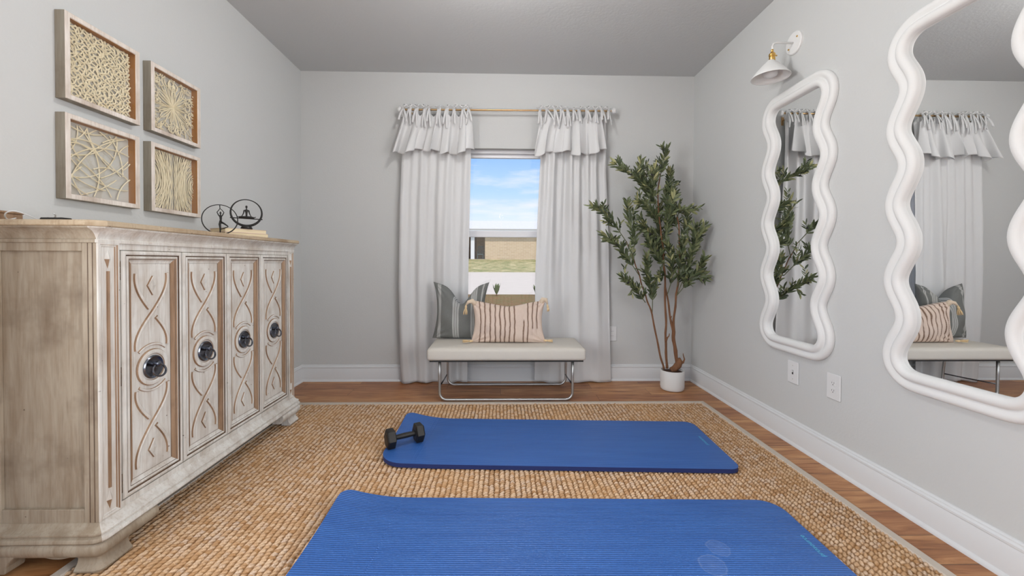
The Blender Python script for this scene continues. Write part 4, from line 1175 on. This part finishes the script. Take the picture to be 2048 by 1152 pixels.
TWIGS = [('t1', [(1.014, 3.22, 1.236), (0.902, 3.187, 1.378), (0.811, 3.153, 1.464), (0.714, 3.12, 1.503)]), ('t1', [(1.071, 3.22, 1.108), (1.087, 3.247, 1.275), (1.048, 3.273, 1.425), (1.05, 3.3, 1.549)]), ('t1', [(1.125, 3.23, 0.962), (1.025, 3.193, 1.09), (0.913, 3.157, 1.215), (0.804, 3.12, 1.283)]), ('t1', [(1.186, 3.25, 0.739), (1.084, 3.2, 0.853), (0.958, 3.15, 0.955)]), ('t1', [(1.251, 3.27, 0.653), (1.24, 3.247, 0.813), (1.193, 3.223, 0.962), (1.174, 3.2, 1.118)]), ('t2', [(1.318, 3.3, 1.785), (1.345, 3.3, 1.897), (1.363, 3.3, 2.0)]), ('t2', [(1.301, 3.3, 1.598), (1.186, 3.273, 1.704), (1.046, 3.247, 1.789), (0.917, 3.22, 1.864)]), ('t2', [(1.311, 3.3, 1.486), (1.223, 3.32, 1.657), (1.171, 3.34, 1.792), (1.173, 3.36, 1.929)]), ('t2', [(1.322, 3.3, 1.373), (1.217, 3.25, 1.497), (1.097, 3.2, 1.571)]), ('t2', [(1.332, 3.3, 1.279), (1.2, 3.25, 1.331), (1.135, 3.2, 1.399)]), ('t2', [(1.311, 3.3, 1.523), (1.402, 3.34, 1.662), (1.427, 3.38, 1.841)]), ('t2', [(1.342, 3.3, 1.223), (1.272, 3.34, 1.244), (1.228, 3.38, 1.341)]), ('t2', [(1.311, 3.3, 1.523), (1.244, 3.275, 1.612), (1.251, 3.25, 1.829)]), ('t2', [(1.348, 3.3, 1.186), (1.368, 3.273, 1.334), (1.383, 3.247, 1.516), (1.408, 3.22, 1.604)]), ('t2', [(1.363, 3.3, 1.035), (1.257, 3.25, 1.147), (1.182, 3.2, 1.254)]), ('t3', [(1.366, 3.31, 0.96), (1.35, 3.34, 1.111), (1.341, 3.37, 1.341), (1.36, 3.4, 1.537)]), ('t3', [(1.389, 3.31, 0.79), (1.424, 3.287, 0.961), (1.394, 3.263, 1.11), (1.355, 3.24, 1.239)]), ('t3', [(1.366, 3.31, 0.96), (1.317, 3.255, 0.962), (1.267, 3.2, 0.945)]), ('t4', [(1.458, 3.28, 1.447), (1.473, 3.24, 1.498), (1.547, 3.2, 1.484)]), ('t4', [(1.475, 3.28, 1.279), (1.535, 3.29, 1.355), (1.549, 3.3, 1.45)]), ('t4', [(1.462, 3.29, 0.792), (1.54, 3.253, 1.037), (1.559, 3.217, 1.184), (1.631, 3.18, 1.346)]), ('t4', [(1.462, 3.29, 0.792), (1.517, 3.24, 0.889), (1.584, 3.19, 1.001), (1.622, 3.14, 1.11)]), ('t4', [(1.465, 3.29, 0.867), (1.488, 3.26, 0.962), (1.549, 3.23, 0.963), (1.664, 3.2, 0.955)]), ('t4', [(1.469, 3.28, 1.335), (1.419, 3.33, 1.471), (1.4, 3.38, 1.611)]), ('t4', [(1.458, 3.28, 1.447), (1.419, 3.265, 1.538), (1.383, 3.25, 1.664)]), ('t4', [(1.56, 3.22, 1.184), (1.573, 3.21, 1.275), (1.558, 3.2, 1.357)]), ('t4', [(1.478, 3.28, 0.961), (1.468, 3.24, 1.11), (1.476, 3.2, 1.238)])]

plant = thing('potted_olive_tree', (1.445, 3.320, 0), 'tall artificial olive tree in white cylindrical pot standing in right back corner', 'potted plant')
mb = MB(); mb.lathe([(.086, .004), (.092, .012), (.0955, .030), (.0955, .160), (.0935, .165), (.089, .165), (.087, .150), (.086, .135)], (1.445, 3.320, 0), n=48, cap1=False)
mb.build('pot', M['white'], plant, auto=.7)
bark = Mat('brown_bark', srgb(112, 76, 50), .8); _n = bark.noise(bark.coord((1, 1, .25)), 60, 4); bark.color(bark.mix(_n, srgb(92, 60, 38), srgb(146, 102, 70))); bark.bump(_n, .6, .004); M['bark'] = bark.m
soil = Mat('dark_soil', srgb(60, 40, 28), .95); _n = soil.noise(soil.coord(), 90, 4); soil.color(soil.mix(_n, srgb(40, 26, 18), srgb(92, 62, 42))); soil.bump(_n, .8, .01); M['soil'] = soil.m
mb = MB(); mb.lathe([(.0865, .148), (.06, .152), (.03, .156), (.0001, .158)], (1.445, 3.320, 0), n=30, cap0=False, cap1=False); mb.build('soil', M['soil'], plant, smooth=True)
def smooth_path(pts, n=6):
    P = [Vector(p_) for p_ in pts]; out = []
    for i in range(len(P)-1):
        a = P[max(i-1, 0)]; b = P[i]; c = P[i+1]; d = P[min(i+2, len(P)-1)]
        for q in range(n):
            t_ = q/n; out.append(.5*((2*b)+(c-a)*t_+(2*a-5*b+4*c-d)*t_*t_+(3*b-a-3*c+d)*t_**3))
    out.append(P[-1]); return out
for k, (nm, pts) in enumerate(STEMS.items()):
    sp_ = smooth_path(pts); mb = MB(); n_ = len(sp_); r0 = {'t1': .0085, 't2': .0105, 't3': .0125, 't4': .0120}[nm]
    sp_ = [p_+Vector((.0025*math.sin(i*1.1+k), .0025*math.cos(i*.9), 0)) for i, p_ in enumerate(sp_)]
    mb.tube(sp_, [r0*(1-.62*i/n_)*(1+.08*math.sin(i*2.1)) for i in range(n_)], 9)
    if nm == 't4':     # gnarled root knob with its hooked stub
        mb.tube([(1.43, 3.315, .160), (1.462, 3.312, .178), (1.492, 3.318, .205), (1.507, 3.322, .235), (1.50, 3.325, .262)], [.024, .027, .030, .026, .014], 12)
        mb.tube([(1.505, 3.318, .215), (1.535, 3.316, .228), (1.545, 3.314, .255), (1.533, 3.312, .290), (1.532, 3.312, .305)], [.013, .009, .006, .004, .003], 8)
    if nm == 't2':
        mb.tube([(1.382, 3.309, .40), (1.392, 3.30, .44), (1.405, 3.298, .455), (1.408, 3.298, .475)], [.008, .006, .004, .003], 8)
    if nm == 't3':
        mb.tube([(1.436, 3.320, .56), (1.425, 3.315, .60), (1.432, 3.312, .62)], [.007, .005, .003], 8)
    mb.build('stem', M['bark'], plant, smooth=True)
leafm = Mat('olive_leaf', srgb(76, 92, 58), .5, spec=.4)
oi = leafm.n('ShaderNodeUVMap'); sp0 = leafm.n('ShaderNodeSeparateXYZ'); leafm.L.new(oi.outputs[0], sp0.inputs[0])
lc = leafm.ramp(sp0.outputs[0], [(0.0, srgb(46, 56, 38)), (.4, srgb(74, 86, 56)), (.75, srgb(110, 118, 80)), (1.0, srgb(162, 160, 112))])
leafm.color(lc); M['leaf'] = leafm.m
twigm = Mat('green_twig', srgb(96, 100, 70), .6); M['twig'] = twigm.m
olive = Mat('dark_olive', srgb(34, 30, 36), .35); M['olive'] = olive.m
RL = random.Random(11)
def make_foliage(stem, twigs):
    verts, faces, uvs = [], [], []; tb = MB(); obs = []
    def leaf(p_, d, ln, w_, tone):
        d = d.normalized(); up = Vector((RL.uniform(-.6, .6), -1, RL.uniform(-.3, .9))); s_ = d.cross(up).normalized(); n_ = s_.cross(d).normalized()
        b = len(verts); cv = RL.uniform(-.12, .05)*ln
        prof = ((0, .10, 0), (.22, .72, .3), (.5, 1, .6), (.78, .72, .8), (1, .02, 1))
        for t_, ww, cc in prof:
            c = p_+d*(ln*t_)+n_*(cv*cc*cc)
            verts.append(tuple(c-s_*(w_*ww)+n_*(.0018*ww))); verts.append(tuple(c)); verts.append(tuple(c+s_*(w_*ww)+n_*(.0018*ww)))
            uvs.extend([(tone, 0)]*3)
        for i in range(4):
            a = b+3*i; faces.append((a, a+1, a+4, a+3)); faces.append((a+1, a+2, a+5, a+4))
    for pts in twigs:
        sp_ = smooth_path(pts, 8); n_ = len(sp_)
        tb.tube(sp_, [.0036*(1-.6*i/n_) for i in range(n_)], 6)
        L_ = [0]
        for i in range(1, n_): L_.append(L_[-1]+(sp_[i]-sp_[i-1]).length)
        tot = L_[-1]; s0 = tot*(.22 if tot > .35 else .12); s = s0; k = 0
        while s < tot+.003:
            i = max(1, min(n_-1, next((q for q in range(n_) if L_[q] >= s), n_-1)))
            p_ = sp_[i-1].lerp(sp_[i], min(1, (s-L_[i-1])/max(1e-6, L_[i]-L_[i-1]))); t_ = (sp_[i]-sp_[i-1]).normalized()
            base = RL.uniform(0, 2*PI)
            for q in range(2):
                an = base+PI*q; o1 = t_.orthogonal().normalized(); o2 = t_.cross(o1)
                sd = o1*math.cos(an)+o2*math.sin(an); sd.y *= .6
                d = t_*RL.uniform(.75, 1.25)+sd*RL.uniform(.55, 1.0)+Vector((0, 0, RL.uniform(-.1, .25)))
                leaf(p_, d, RL.uniform(.054, .086), RL.uniform(.0072, .0108), min(1, max(0, RL.gauss(.42, .22)+.35*(s/tot)**3)))
            # short side sprig
            if k % 3 == 1 and tot > .12 and s < tot*.93:
                sd = (t_.orthogonal()*RL.uniform(-1, 1)+Vector((RL.uniform(-1, 1), RL.uniform(-.5, .5), RL.uniform(-.1, .8)))).normalized()
                e = t_*.7+sd*.8; e.normalize(); l2 = RL.uniform(.05, .10); tb.tube([p_, p_+e*l2*.5, p_+e*l2+Vector((0, 0, .006))], [.0018, .0015, .001], 5)
                for r_ in range(4):
                    pp = p_+e*(l2*(.3+.23*r_)); an = RL.uniform(0, 6.28); o1 = e.orthogonal().normalized(); o2 = e.cross(o1)
                    for q in range(2):
                        sd2 = (o1*math.cos(an+PI*q)+o2*math.sin(an+PI*q))
                        leaf(pp, e*1.0+sd2*.75, RL.uniform(.042, .066), RL.uniform(.0058, .0082), min(1, max(0, RL.gauss(.5, .25))))
                if RL.random() < .12:
                    ob = MB(); obs.append(ob); ob.lathe([(.0001, -.009), (.006, -.005), (.0075, 0), (.006, .006), (.0001, .009)], tuple(p_+e*l2*.7+Vector((0, -.01, -.012))), n=10)
            leafstep = .0155; s += leafstep; k += 1
    tb.build('twig', M['twig'], stem, smooth=True)
    org = origin_of(stem)
    me = bpy.data.meshes.new('leaves'); me.from_pydata([(min(x, XR-.012)-org.x, min(y, YB-.012)-org.y, z-org.z) for x, y, z in verts], [], faces); me.materials.append(M['leaf'])
    uvl = me.uv_layers.new(name='UVMap'); li = np.zeros(len(me.loops), dtype=np.int32); me.loops.foreach_get('vertex_index', li)
    uvl.data.foreach_set('uv', np.array(uvs, dtype=np.float32)[li].ravel())
    me.polygons.foreach_set('use_smooth', np.ones(len(me.polygons), dtype=bool)); me.update()
    o = bpy.data.objects.new('leaves', me); COL.objects.link(o); o.parent = stem; o['kind'] = 'stuff'
    for ob in obs: ob.build('olive_fruit', M['olive'], stem, smooth=True)
stems = [c for c in children_of(plant) if c.name.startswith('stem')]
stems.sort(key=lambda o: o.name)
for st_, nm in zip(stems, ('t1', 't2', 't3', 't4')):
    make_foliage(st_, [pts for s_, pts in TWIGS if s_ == nm])

# ------------------------------------------------------------------ wavy mirrors
def make_mirror(yc, label):
    zc = 1.322; root = thing('wavy_mirror', (XR, yc, zc-.79), label, 'mirror', 'wavy mirrors on the right wall')
    A = .0285; W0 = .289-.0415-A; ztop = .790-.0415; pitch = .325
    right = []
    zb = .655
    n_ = 120
    for i in range(n_+1):
        z = -zb+2*zb*i/n_; right.append((W0+A*math.cos(2*PI*z/pitch), z))
    xe = right[-1][0]; rc = ztop-zb
    arc = [(xe-rc*1.0*(1-math.cos(a))*1.05, zb+rc*math.sin(a)) for a in [PI/2*q/12 for q in range(1, 13)]]
    half = [(x, -z) for x, z in arc[::-1]]+right+arc
    half = [q for q in half]
    loop = half + [(x_, ztop) for x_ in np.linspace(half[-1][0], -half[-1][0], 12)[1:-1]] + [(-x, z) for x, z in half[::-1]] + [(x_, -ztop) for x_ in np.linspace(-half[0][0], half[0][0], 12)[1:-1]]
    # smooth, then resample evenly
    P = [Vector(q) for q in loop]; N_ = len(P)
    for _ in range(3): P = [(P[i-1]+P[i]*2+P[(i+1) % N_])/4 for i in range(N_)]
    prof = [(.0405, .0), (.0425, .008), (.041, .017), (.035, .0255), (.026, .0290), (.016, .0275), (.007, .0225), (.0015, .0195), (-.0010, .0215), (-.004, .028), (-.010, .0345), (-.018, .0375), (-.027, .0365), (-.035, .0325), (-.0395, .027), (-.0415, .021), (-.0418, .006)]
    rows = []
    for i in range(N_):
        t_ = (P[(i+1) % N_]-P[i-1]).normalized(); nrm = Vector((t_.y, -t_.x))
        # loop runs anticlockwise in (w,z) so nrm points outward
        rows.append([(XR-.0012-h, yc+(P[i]+nrm*u).x, zc+(P[i]+nrm*u).y) for u, h in prof])
    np_ = len(prof); mb = MB(); vs = [q for r in rows for q in r]; fs = []
    for i in range(N_):
        k = (i+1) % N_
        for j in range(np_-1): fs.append((i*np_+j, k*np_+j, k*np_+j+1, i*np_+j+1))
    mb.add(vs, fs); mb.build('frame', M['white'], root, smooth=True)
    mb = MB(); mb.add([(XR-.0085, yc+q.x, zc+q.y) for q in P], [tuple(range(N_))]); mb.build('mirror_glass', M['mirror'], root)
make_mirror(2.312, 'tall white wavy framed mirror nearer the olive tree, below the wall lamp')
make_mirror(1.462, 'tall white wavy framed mirror nearest the viewer, reflecting curtain and bench')

# ------------------------------------------------------------------ wall lamp
wl = thing('wall_lamp', (XR, 2.338, 2.365), 'white wall lamp with brass socket and cone shade above the wavy mirror', 'wall lamp')
mb = MB(); mb.lathe([(.064, 0), (.064, .010), (.059, .014), (.0001, .015)], (XR, 2.338, 2.365), (-1, 0, 0), 40, cap0=False, cap1=False); mb.build('wall_plate', M['white'], wl, auto=.6)
for dy, dz in ((-.034, .022), (.034, -.022)):
    mb = MB(); mb.lathe([(.005, .0135), (.005, .018), (.003, .0195)], (XR, 2.338+dy, 2.365+dz), (-1, 0, 0), 12); mb.build('screw', M['brass'], wl)
mb = MB(); mb.tube([(XR-.013, 2.338, 2.365), (1.640, 2.338, 2.366), (1.615, 2.338, 2.365), (1.600, 2.338, 2.358), (1.5935, 2.338, 2.342), (1.593, 2.338, 2.318)], .0055, 12); mb.build('arm', M['white'], wl, smooth=True)
mb = MB(); mb.lathe([(.0065, .330-.005), (.0075, .318), (.006, .312), (.010, .308), (.0175, .298), (.0175, .285), (.0145, .283), (.0145, .279), (.0165, .277), (.0165, .262), (.0145, .258)], (1.593, 2.338, 2.0), n=28)
mb.tube([(1.612, 2.338, 2.292), (1.622, 2.338, 2.290)], .004, 10)
mb.build('socket', M['brass'], wl, auto=.6)
mb = MB(); mb.lathe([(.017, .2605), (.022, .254), (.040, .237), (.070, .205), (.096, .172), (.101, .1635), (.102, .160), (.0995, .160), (.094, .171), (.068, .2025), (.038, .234), (.018, .250)], (1.585, 2.338, 2.0), n=56, cap0=False, cap1=False)
mb.build('lamp_shade', M['white'], wl, smooth=True)
mb = MB(); mb.lathe([(.015, .252), (.018, .235), (.030, .222), (.037, .205), (.038, .185), (.034, .172), (.020, .163), (.0001, .160)], (1.585, 2.338, 2.0), n=32, cap0=False, cap1=False)
mb.build('bulb', M['plastic'], wl, smooth=True)

# ------------------------------------------------------------------ wall plates
def plate_on_right(y0, y1, z0, z1, name, label, cat, kind):
    root = thing(name, (XR, (y0+y1)/2, z0), label, cat); yc, zc = (y0+y1)/2, (z0+z1)/2
    mb = MB(); mb.box(XR-.007, XR-.0003, y0, y1, z0, z1, bev=.003); mb.build('cover_plate', M['plastic'], root)
    if kind == 'outlet':
        for s_ in (-1, 1):
            c = zc+s_*.0195; mb = MB(); mb.box(XR-.0085, XR-.0065, yc-.017, yc+.017, c-.014, c+.014, bev=.001)
            r_ = mb.build('receptacle', M['plastic'], root); mb = MB()
            mb.box(XR-.0088, XR-.0083, yc-.0075, yc-.0055, c-.002, c+.0065); mb.box(XR-.0088, XR-.0083, yc+.0055, yc+.0075, c-.002, c+.0055)
            mb.lathe([(.0025, 0), (.0025, .0006)], (XR-.0083, yc, c-.008), (-1, 0, 0), 10); mb.build('slots', M['dark'], r_)
        mb = MB(); mb.lathe([(.003, 0), (.0028, .001)], (XR-.0068, yc, zc), (-1, 0, 0), 12); mb.build('screw', M['plastic'], root)
    else:
        mb = MB(); mb.box(XR-.0074, XR-.0068, yc-.0055, yc+.0055, zc-.012, zc+.012); mb.build('toggle_slot', M['dark'], root)
        mb = MB(); mb.box(XR-.016, XR-.006, yc-.0042, yc+.0042, zc+.001, zc+.0105, bev=.0015); mb.build('toggle', M['plastic'], root)
        for s_ in (-1, 1):
            mb = MB(); mb.lathe([(.003, 0), (.0028, .001)], (XR-.0068, yc, zc+s_*.040), (-1, 0, 0), 12); mb.build('screw', M['backing'], root)
plate_on_right(1.982, 2.068, .360, .493, 'wall_outlet', 'white duplex outlet on right wall between the two wavy mirrors', 'outlet', 'outlet')
plate_on_right(2.270, 2.356, .357, .489, 'light_switch', 'white single toggle switch plate below the mirror beside the olive tree', 'light switch', 'switch')
bo = thing('wall_outlet', (1.004, YB, .357), 'white duplex outlet on back wall between right curtain and olive tree', 'outlet')
mb = MB(); mb.box(.962, 1.046, YB-.007, YB-.0003, .357, .489, bev=.003); mb.build('cover_plate', M['plastic'], bo)
for s_ in (-1, 1):
    c = .423+s_*.0195; mb = MB(); mb.box(1.004-.017, 1.004+.017, YB-.0085, YB-.0065, c-.014, c+.014, bev=.001); r_ = mb.build('receptacle', M['plastic'], bo)
    mb = MB(); mb.box(1.004-.0075, 1.004-.0055, YB-.0088, YB-.0083, c-.002, c+.0065); mb.box(1.004+.0055, 1.004+.0075, YB-.0088, YB-.0083, c-.002, c+.0055); mb.build('slots', M['dark'], r_)

# ------------------------------------------------------------------ outdoors
def ground_z(y):
    return interp([(3.7, -.15), (14.8, -.15), (16, -.10), (25, .42), (34, 1.30), (60, 1.6)], y)
def strip(name, y0, y1, m, x0=-26, x1=30, n=12, dz=0, kind='structure', rough_=0.0):
    P = []; R_ = random.Random(5); nx = 40 if rough_ else 3
    for i in range(nx+1):
        x = x0+(x1-x0)*i/nx; P.append([(x, y0+(y1-y0)*j/n, ground_z(y0+(y1-y0)*j/n)+dz+(R_.uniform(-1, 1)*rough_)) for j in range(n+1)])
    mb = MB(); mb.grid(P); o = mb.build(name, m, smooth=True, kind=kind); return o
lawn = Mat('patchy_lawn', srgb(150, 150, 90), .95); _c = lawn.coord((1.2, 2.6, 1)); _n = lawn.noise(_c, 1.3, 6, .7); _f = lawn.noise(lawn.coord(), 9, 5, .8)
lawn.color(lawn.mix(lawn.ramp(_f, [(.35, g(.5)), (.6, g(0))]), lawn.ramp(_n, [(.40, srgb(110, 124, 62)), (.50, srgb(164, 150, 98)), (.60, srgb(204, 186, 140))]), srgb(98, 84, 50)))
nearg = Mat('mulch_and_grass', srgb(120, 100, 60), .95); _n2 = nearg.noise(nearg.coord((2.5, 5, 1)), 2.2, 8, .75)
nearg.color(nearg.ramp(_n2, [(.36, srgb(98, 108, 52)), (.47, srgb(142, 122, 70)), (.56, srgb(150, 100, 62)), (.68, srgb(196, 160, 118))])); nearg.bump(_n2, 1, .1)
conc = Mat('pale_concrete', srgb(206, 198, 190), .9); _n3 = conc.noise(conc.coord(), 3, 4); conc.color(conc.mix(_n3, srgb(190, 176, 162), srgb(202, 188, 174)))
M['lawn'] = lawn.m; M['nearg'] = nearg.m; M['conc'] = conc.m
strip('ground', 3.75, 14.9, M['nearg'], n=16)
strip('street', 14.9, 25.0, M['conc'], n=8)
strip('far_lawn', 25.0, 60, M['lawn'], n=16)
def tuft(name, x, y, h_, label, seed, dense=60):
    root = thing(name, (x, y, ground_z(y)), label, 'shrub', 'shrubs at the street edge'); R_ = random.Random(seed); mb = MB()
    for k in range(dense):
        a = R_.uniform(0, 6.28); sp_ = R_.uniform(.1, .42); hh = h_*R_.uniform(.45, 1); 
        p0 = Vector((x, y, ground_z(y))); d = Vector((math.cos(a)*sp_, math.sin(a)*sp_, 1)).normalized()
        w_ = .045; q = p0+d*hh; s_ = Vector((-math.sin(a), math.cos(a), 0))
        m1 = p0+d*hh*.6
        mb.add([tuple(p0+Vector((0, 0, .02))), tuple(m1-s_*w_), tuple(q), tuple(m1+s_*w_)], [(0, 1, 2, 3)])
    mb.build('foliage', M['bush'], root)
    mb = MB(); mb.tube([(x, y, ground_z(y)-.02), (x, y, ground_z(y)+h_*.5)], [.025, .01], 6); mb.build('stem', M['bark'], root)
M['bush'] = Mat('bush_green', srgb(104, 118, 62), .8).m
tuft('young_shrub', -.155, 14.3, .50, 'small upright green shrub at the street edge seen through the window centre', 1)
tuft('young_shrub', 1.28, 14.3, .46, 'small green shrub at the street edge beside the right curtain', 2)
# house across the street
house = thing('house', (2.0, 36.0, 1.3), 'low tan brick house with pale roof and shaded porch across the street', 'house')
bk = Mat('tan_siding', srgb(206, 182, 152), .9); _b = bk.n('ShaderNodeTexBrick'); _b.inputs['Scale'].default_value = 1; _b.inputs['Brick Width'].default_value = .4; _b.inputs['Row Height'].default_value = .13; _b.inputs['Mortar Size'].default_value = .010
_b.inputs['Color1'].default_value = srgb(208, 184, 152); _b.inputs['Color2'].default_value = srgb(198, 172, 140); _b.inputs['Mortar'].default_value = srgb(216, 200, 178)
bk.L.new(bk.coord((1, 1, 1), (PI/2, 0, 0)), _b.inputs['Vector']); bk.color(_b.outputs['Color'])
HZ = 1.28; EZ = 3.62
mb = MB(); mb.box(-1.37, 14, 34.0, 42, HZ-.3, EZ); mb.box(-14, -3.6, 34.0, 42, HZ-.3, EZ); mb.box(-3.6, -1.37, 37.0, 42, HZ-.3, EZ); mb.build('wall', bk.m, house)
mb = MB(); mb.box(-3.6, -1.37, 33.9, 37.0, HZ-.3, HZ+.02); mb.build('porch_floor', M['conc'], house)
mb = MB(); mb.box(-2.58, -2.26, 33.95, 34.25, HZ+.02, EZ); mb.build('porch_column', M['vinyl'], house)
mb = MB(); mb.box(-14.5, 14.5, 33.5, 33.72, EZ, EZ+.22); mb.build('fascia', M['vinyl'], house)
rf = Mat('pale_shingle', srgb(226, 220, 216), .9); _n = rf.noise(rf.coord(), 4, 4); rf.color(rf.mix(_n, srgb(196, 190, 188), srgb(210, 206, 204)))
mb = MB(); mb.add([(-14.6, 33.45, EZ+.22), (14.6, 33.45, EZ+.22), (14.6, 38.2, EZ+1.35), (-14.6, 38.2, EZ+1.35), (-14.6, 43, EZ+.22), (14.6, 43, EZ+.22), (-14.6, 33.45, EZ+.16), (14.6, 33.45, EZ+.16), (14.6, 43, EZ+.16), (-14.6, 43, EZ+.16)], [(0, 1, 2, 3), (3, 2, 5, 4), (0, 3, 4), (1, 5, 2), (6, 9, 8, 7), (0, 6, 7, 1)])
mb.build('roof', rf.m, house)
mb = MB(); mb.box(-3.2, -2.3, 36.93, 36.98, HZ+.02, HZ+2.1); mb.build('front_door', M['glaze'], house)
rc_ = thing('rocking_chair', (-1.80, 34.9, HZ+.02), 'dark rocking chair on the shaded porch across the street', 'chair')
pm = Mat('weathered_teal_paint', srgb(110, 132, 136), .6).m
mb = MB(); mb.box(-2.05, -1.55, 34.65, 35.1, HZ+.42, HZ+.46); mb.build('seat', pm, rc_)
mb = MB()
for k in range(5): mb.tube([(-2.02+.11*k, 35.08, HZ+.46), (-2.02+.11*k, 35.3, HZ+1.12)], .018, 6)
mb.tube([(-2.05, 35.3, HZ+1.12), (-1.55, 35.3, HZ+1.12)], .03, 6); mb.build('backrest', pm, rc_)
for x in (-2.03, -1.57):
    mb = MB(); mb.tube([(x, 34.45+.95*q/10, HZ+.035+.10*((q-5)/5)**2) for q in range(11)], .02, 6); mb.build('rocker', pm, rc_)
    for yy in (34.68, 35.06):
        mb = MB(); mb.tube([(x, yy, HZ+.05), (x, yy, HZ+(.68 if yy < 35 else .5))], .018, 6); mb.build('leg', pm, rc_)
    mb = MB(); mb.box(x-.04, x+.04, 34.62, 35.2, HZ+.67, HZ+.70); mb.build('armrest', pm, rc_)
# bare spring trees beyond the yard to the right (seen in the picture glass)
def make_tree(x, y, h_, seed, label):
    root = thing('bare_tree', (x, y, ground_z(y)), label, 'tree', None); R_ = random.Random(seed)
    mb = MB(); br = []
    def grow(p_, d, l, r, dep):
        q = p_+d*l*.5+Vector((R_.uniform(-1, 1), R_.uniform(-1, 1), 0))*l*.05; e = p_+d*l
        (mb if dep < 1 else bmb).tube([tuple(p_), tuple(q), tuple(e)], [r, r*.85, r*.65], 6 if dep < 2 else 4, caps=False)
        if dep >= 5: tips.append((e, d)); return
        for _ in range(3 if dep < 4 else 2):
            nd = (d+Vector((R_.uniform(-1, 1), R_.uniform(-1, 1), R_.uniform(-.4, .6)))*.75).normalized()
            grow(p_+d*l*R_.uniform(.55, 1), nd, l*R_.uniform(.58, .8), r*.58, dep+1)
    bmb = MB(); tips = []
    grow(Vector((x, y, ground_z(y)-.1)), Vector((0, 0, 1)), h_*.33, h_*.018, 0)
    t0 = mb.build('trunk', M['bark'], root, smooth=True); bmb.build('branches', M['bark'], root, smooth=True)
    vs = []; fs = []
    for e, d in tips:
        for _ in range(5):
            c = e+Vector((R_.uniform(-1, 1), R_.uniform(-1, 1), R_.uniform(-1, 1)))*.22; s_ = .07
            a = Vector((R_.uniform(-1, 1), R_.uniform(-1, 1), R_.uniform(-1, 1))).normalized(); b_ = a.orthogonal().normalized()
            i = len(vs); vs += [tuple(c-a*s_), tuple(c+b_*s_*.6), tuple(c+a*s_), tuple(c-b_*s_*.6)]; fs.append((i, i+1, i+2, i+3))
    lb = MB(); lb.add(vs, fs); o = lb.build('leaves', M['spring'], root); o['kind'] = 'stuff'
M['spring'] = Mat('spring_leaf', srgb(206, 206, 120), .7).m
make_tree(9.0, 12.5, 8.5, 4, 'bare spring tree with yellow green buds, nearest in the side yard')
make_tree(17.5, 16.5, 9.5, 9, 'taller bare spring tree with yellow green buds farther out in the side yard')
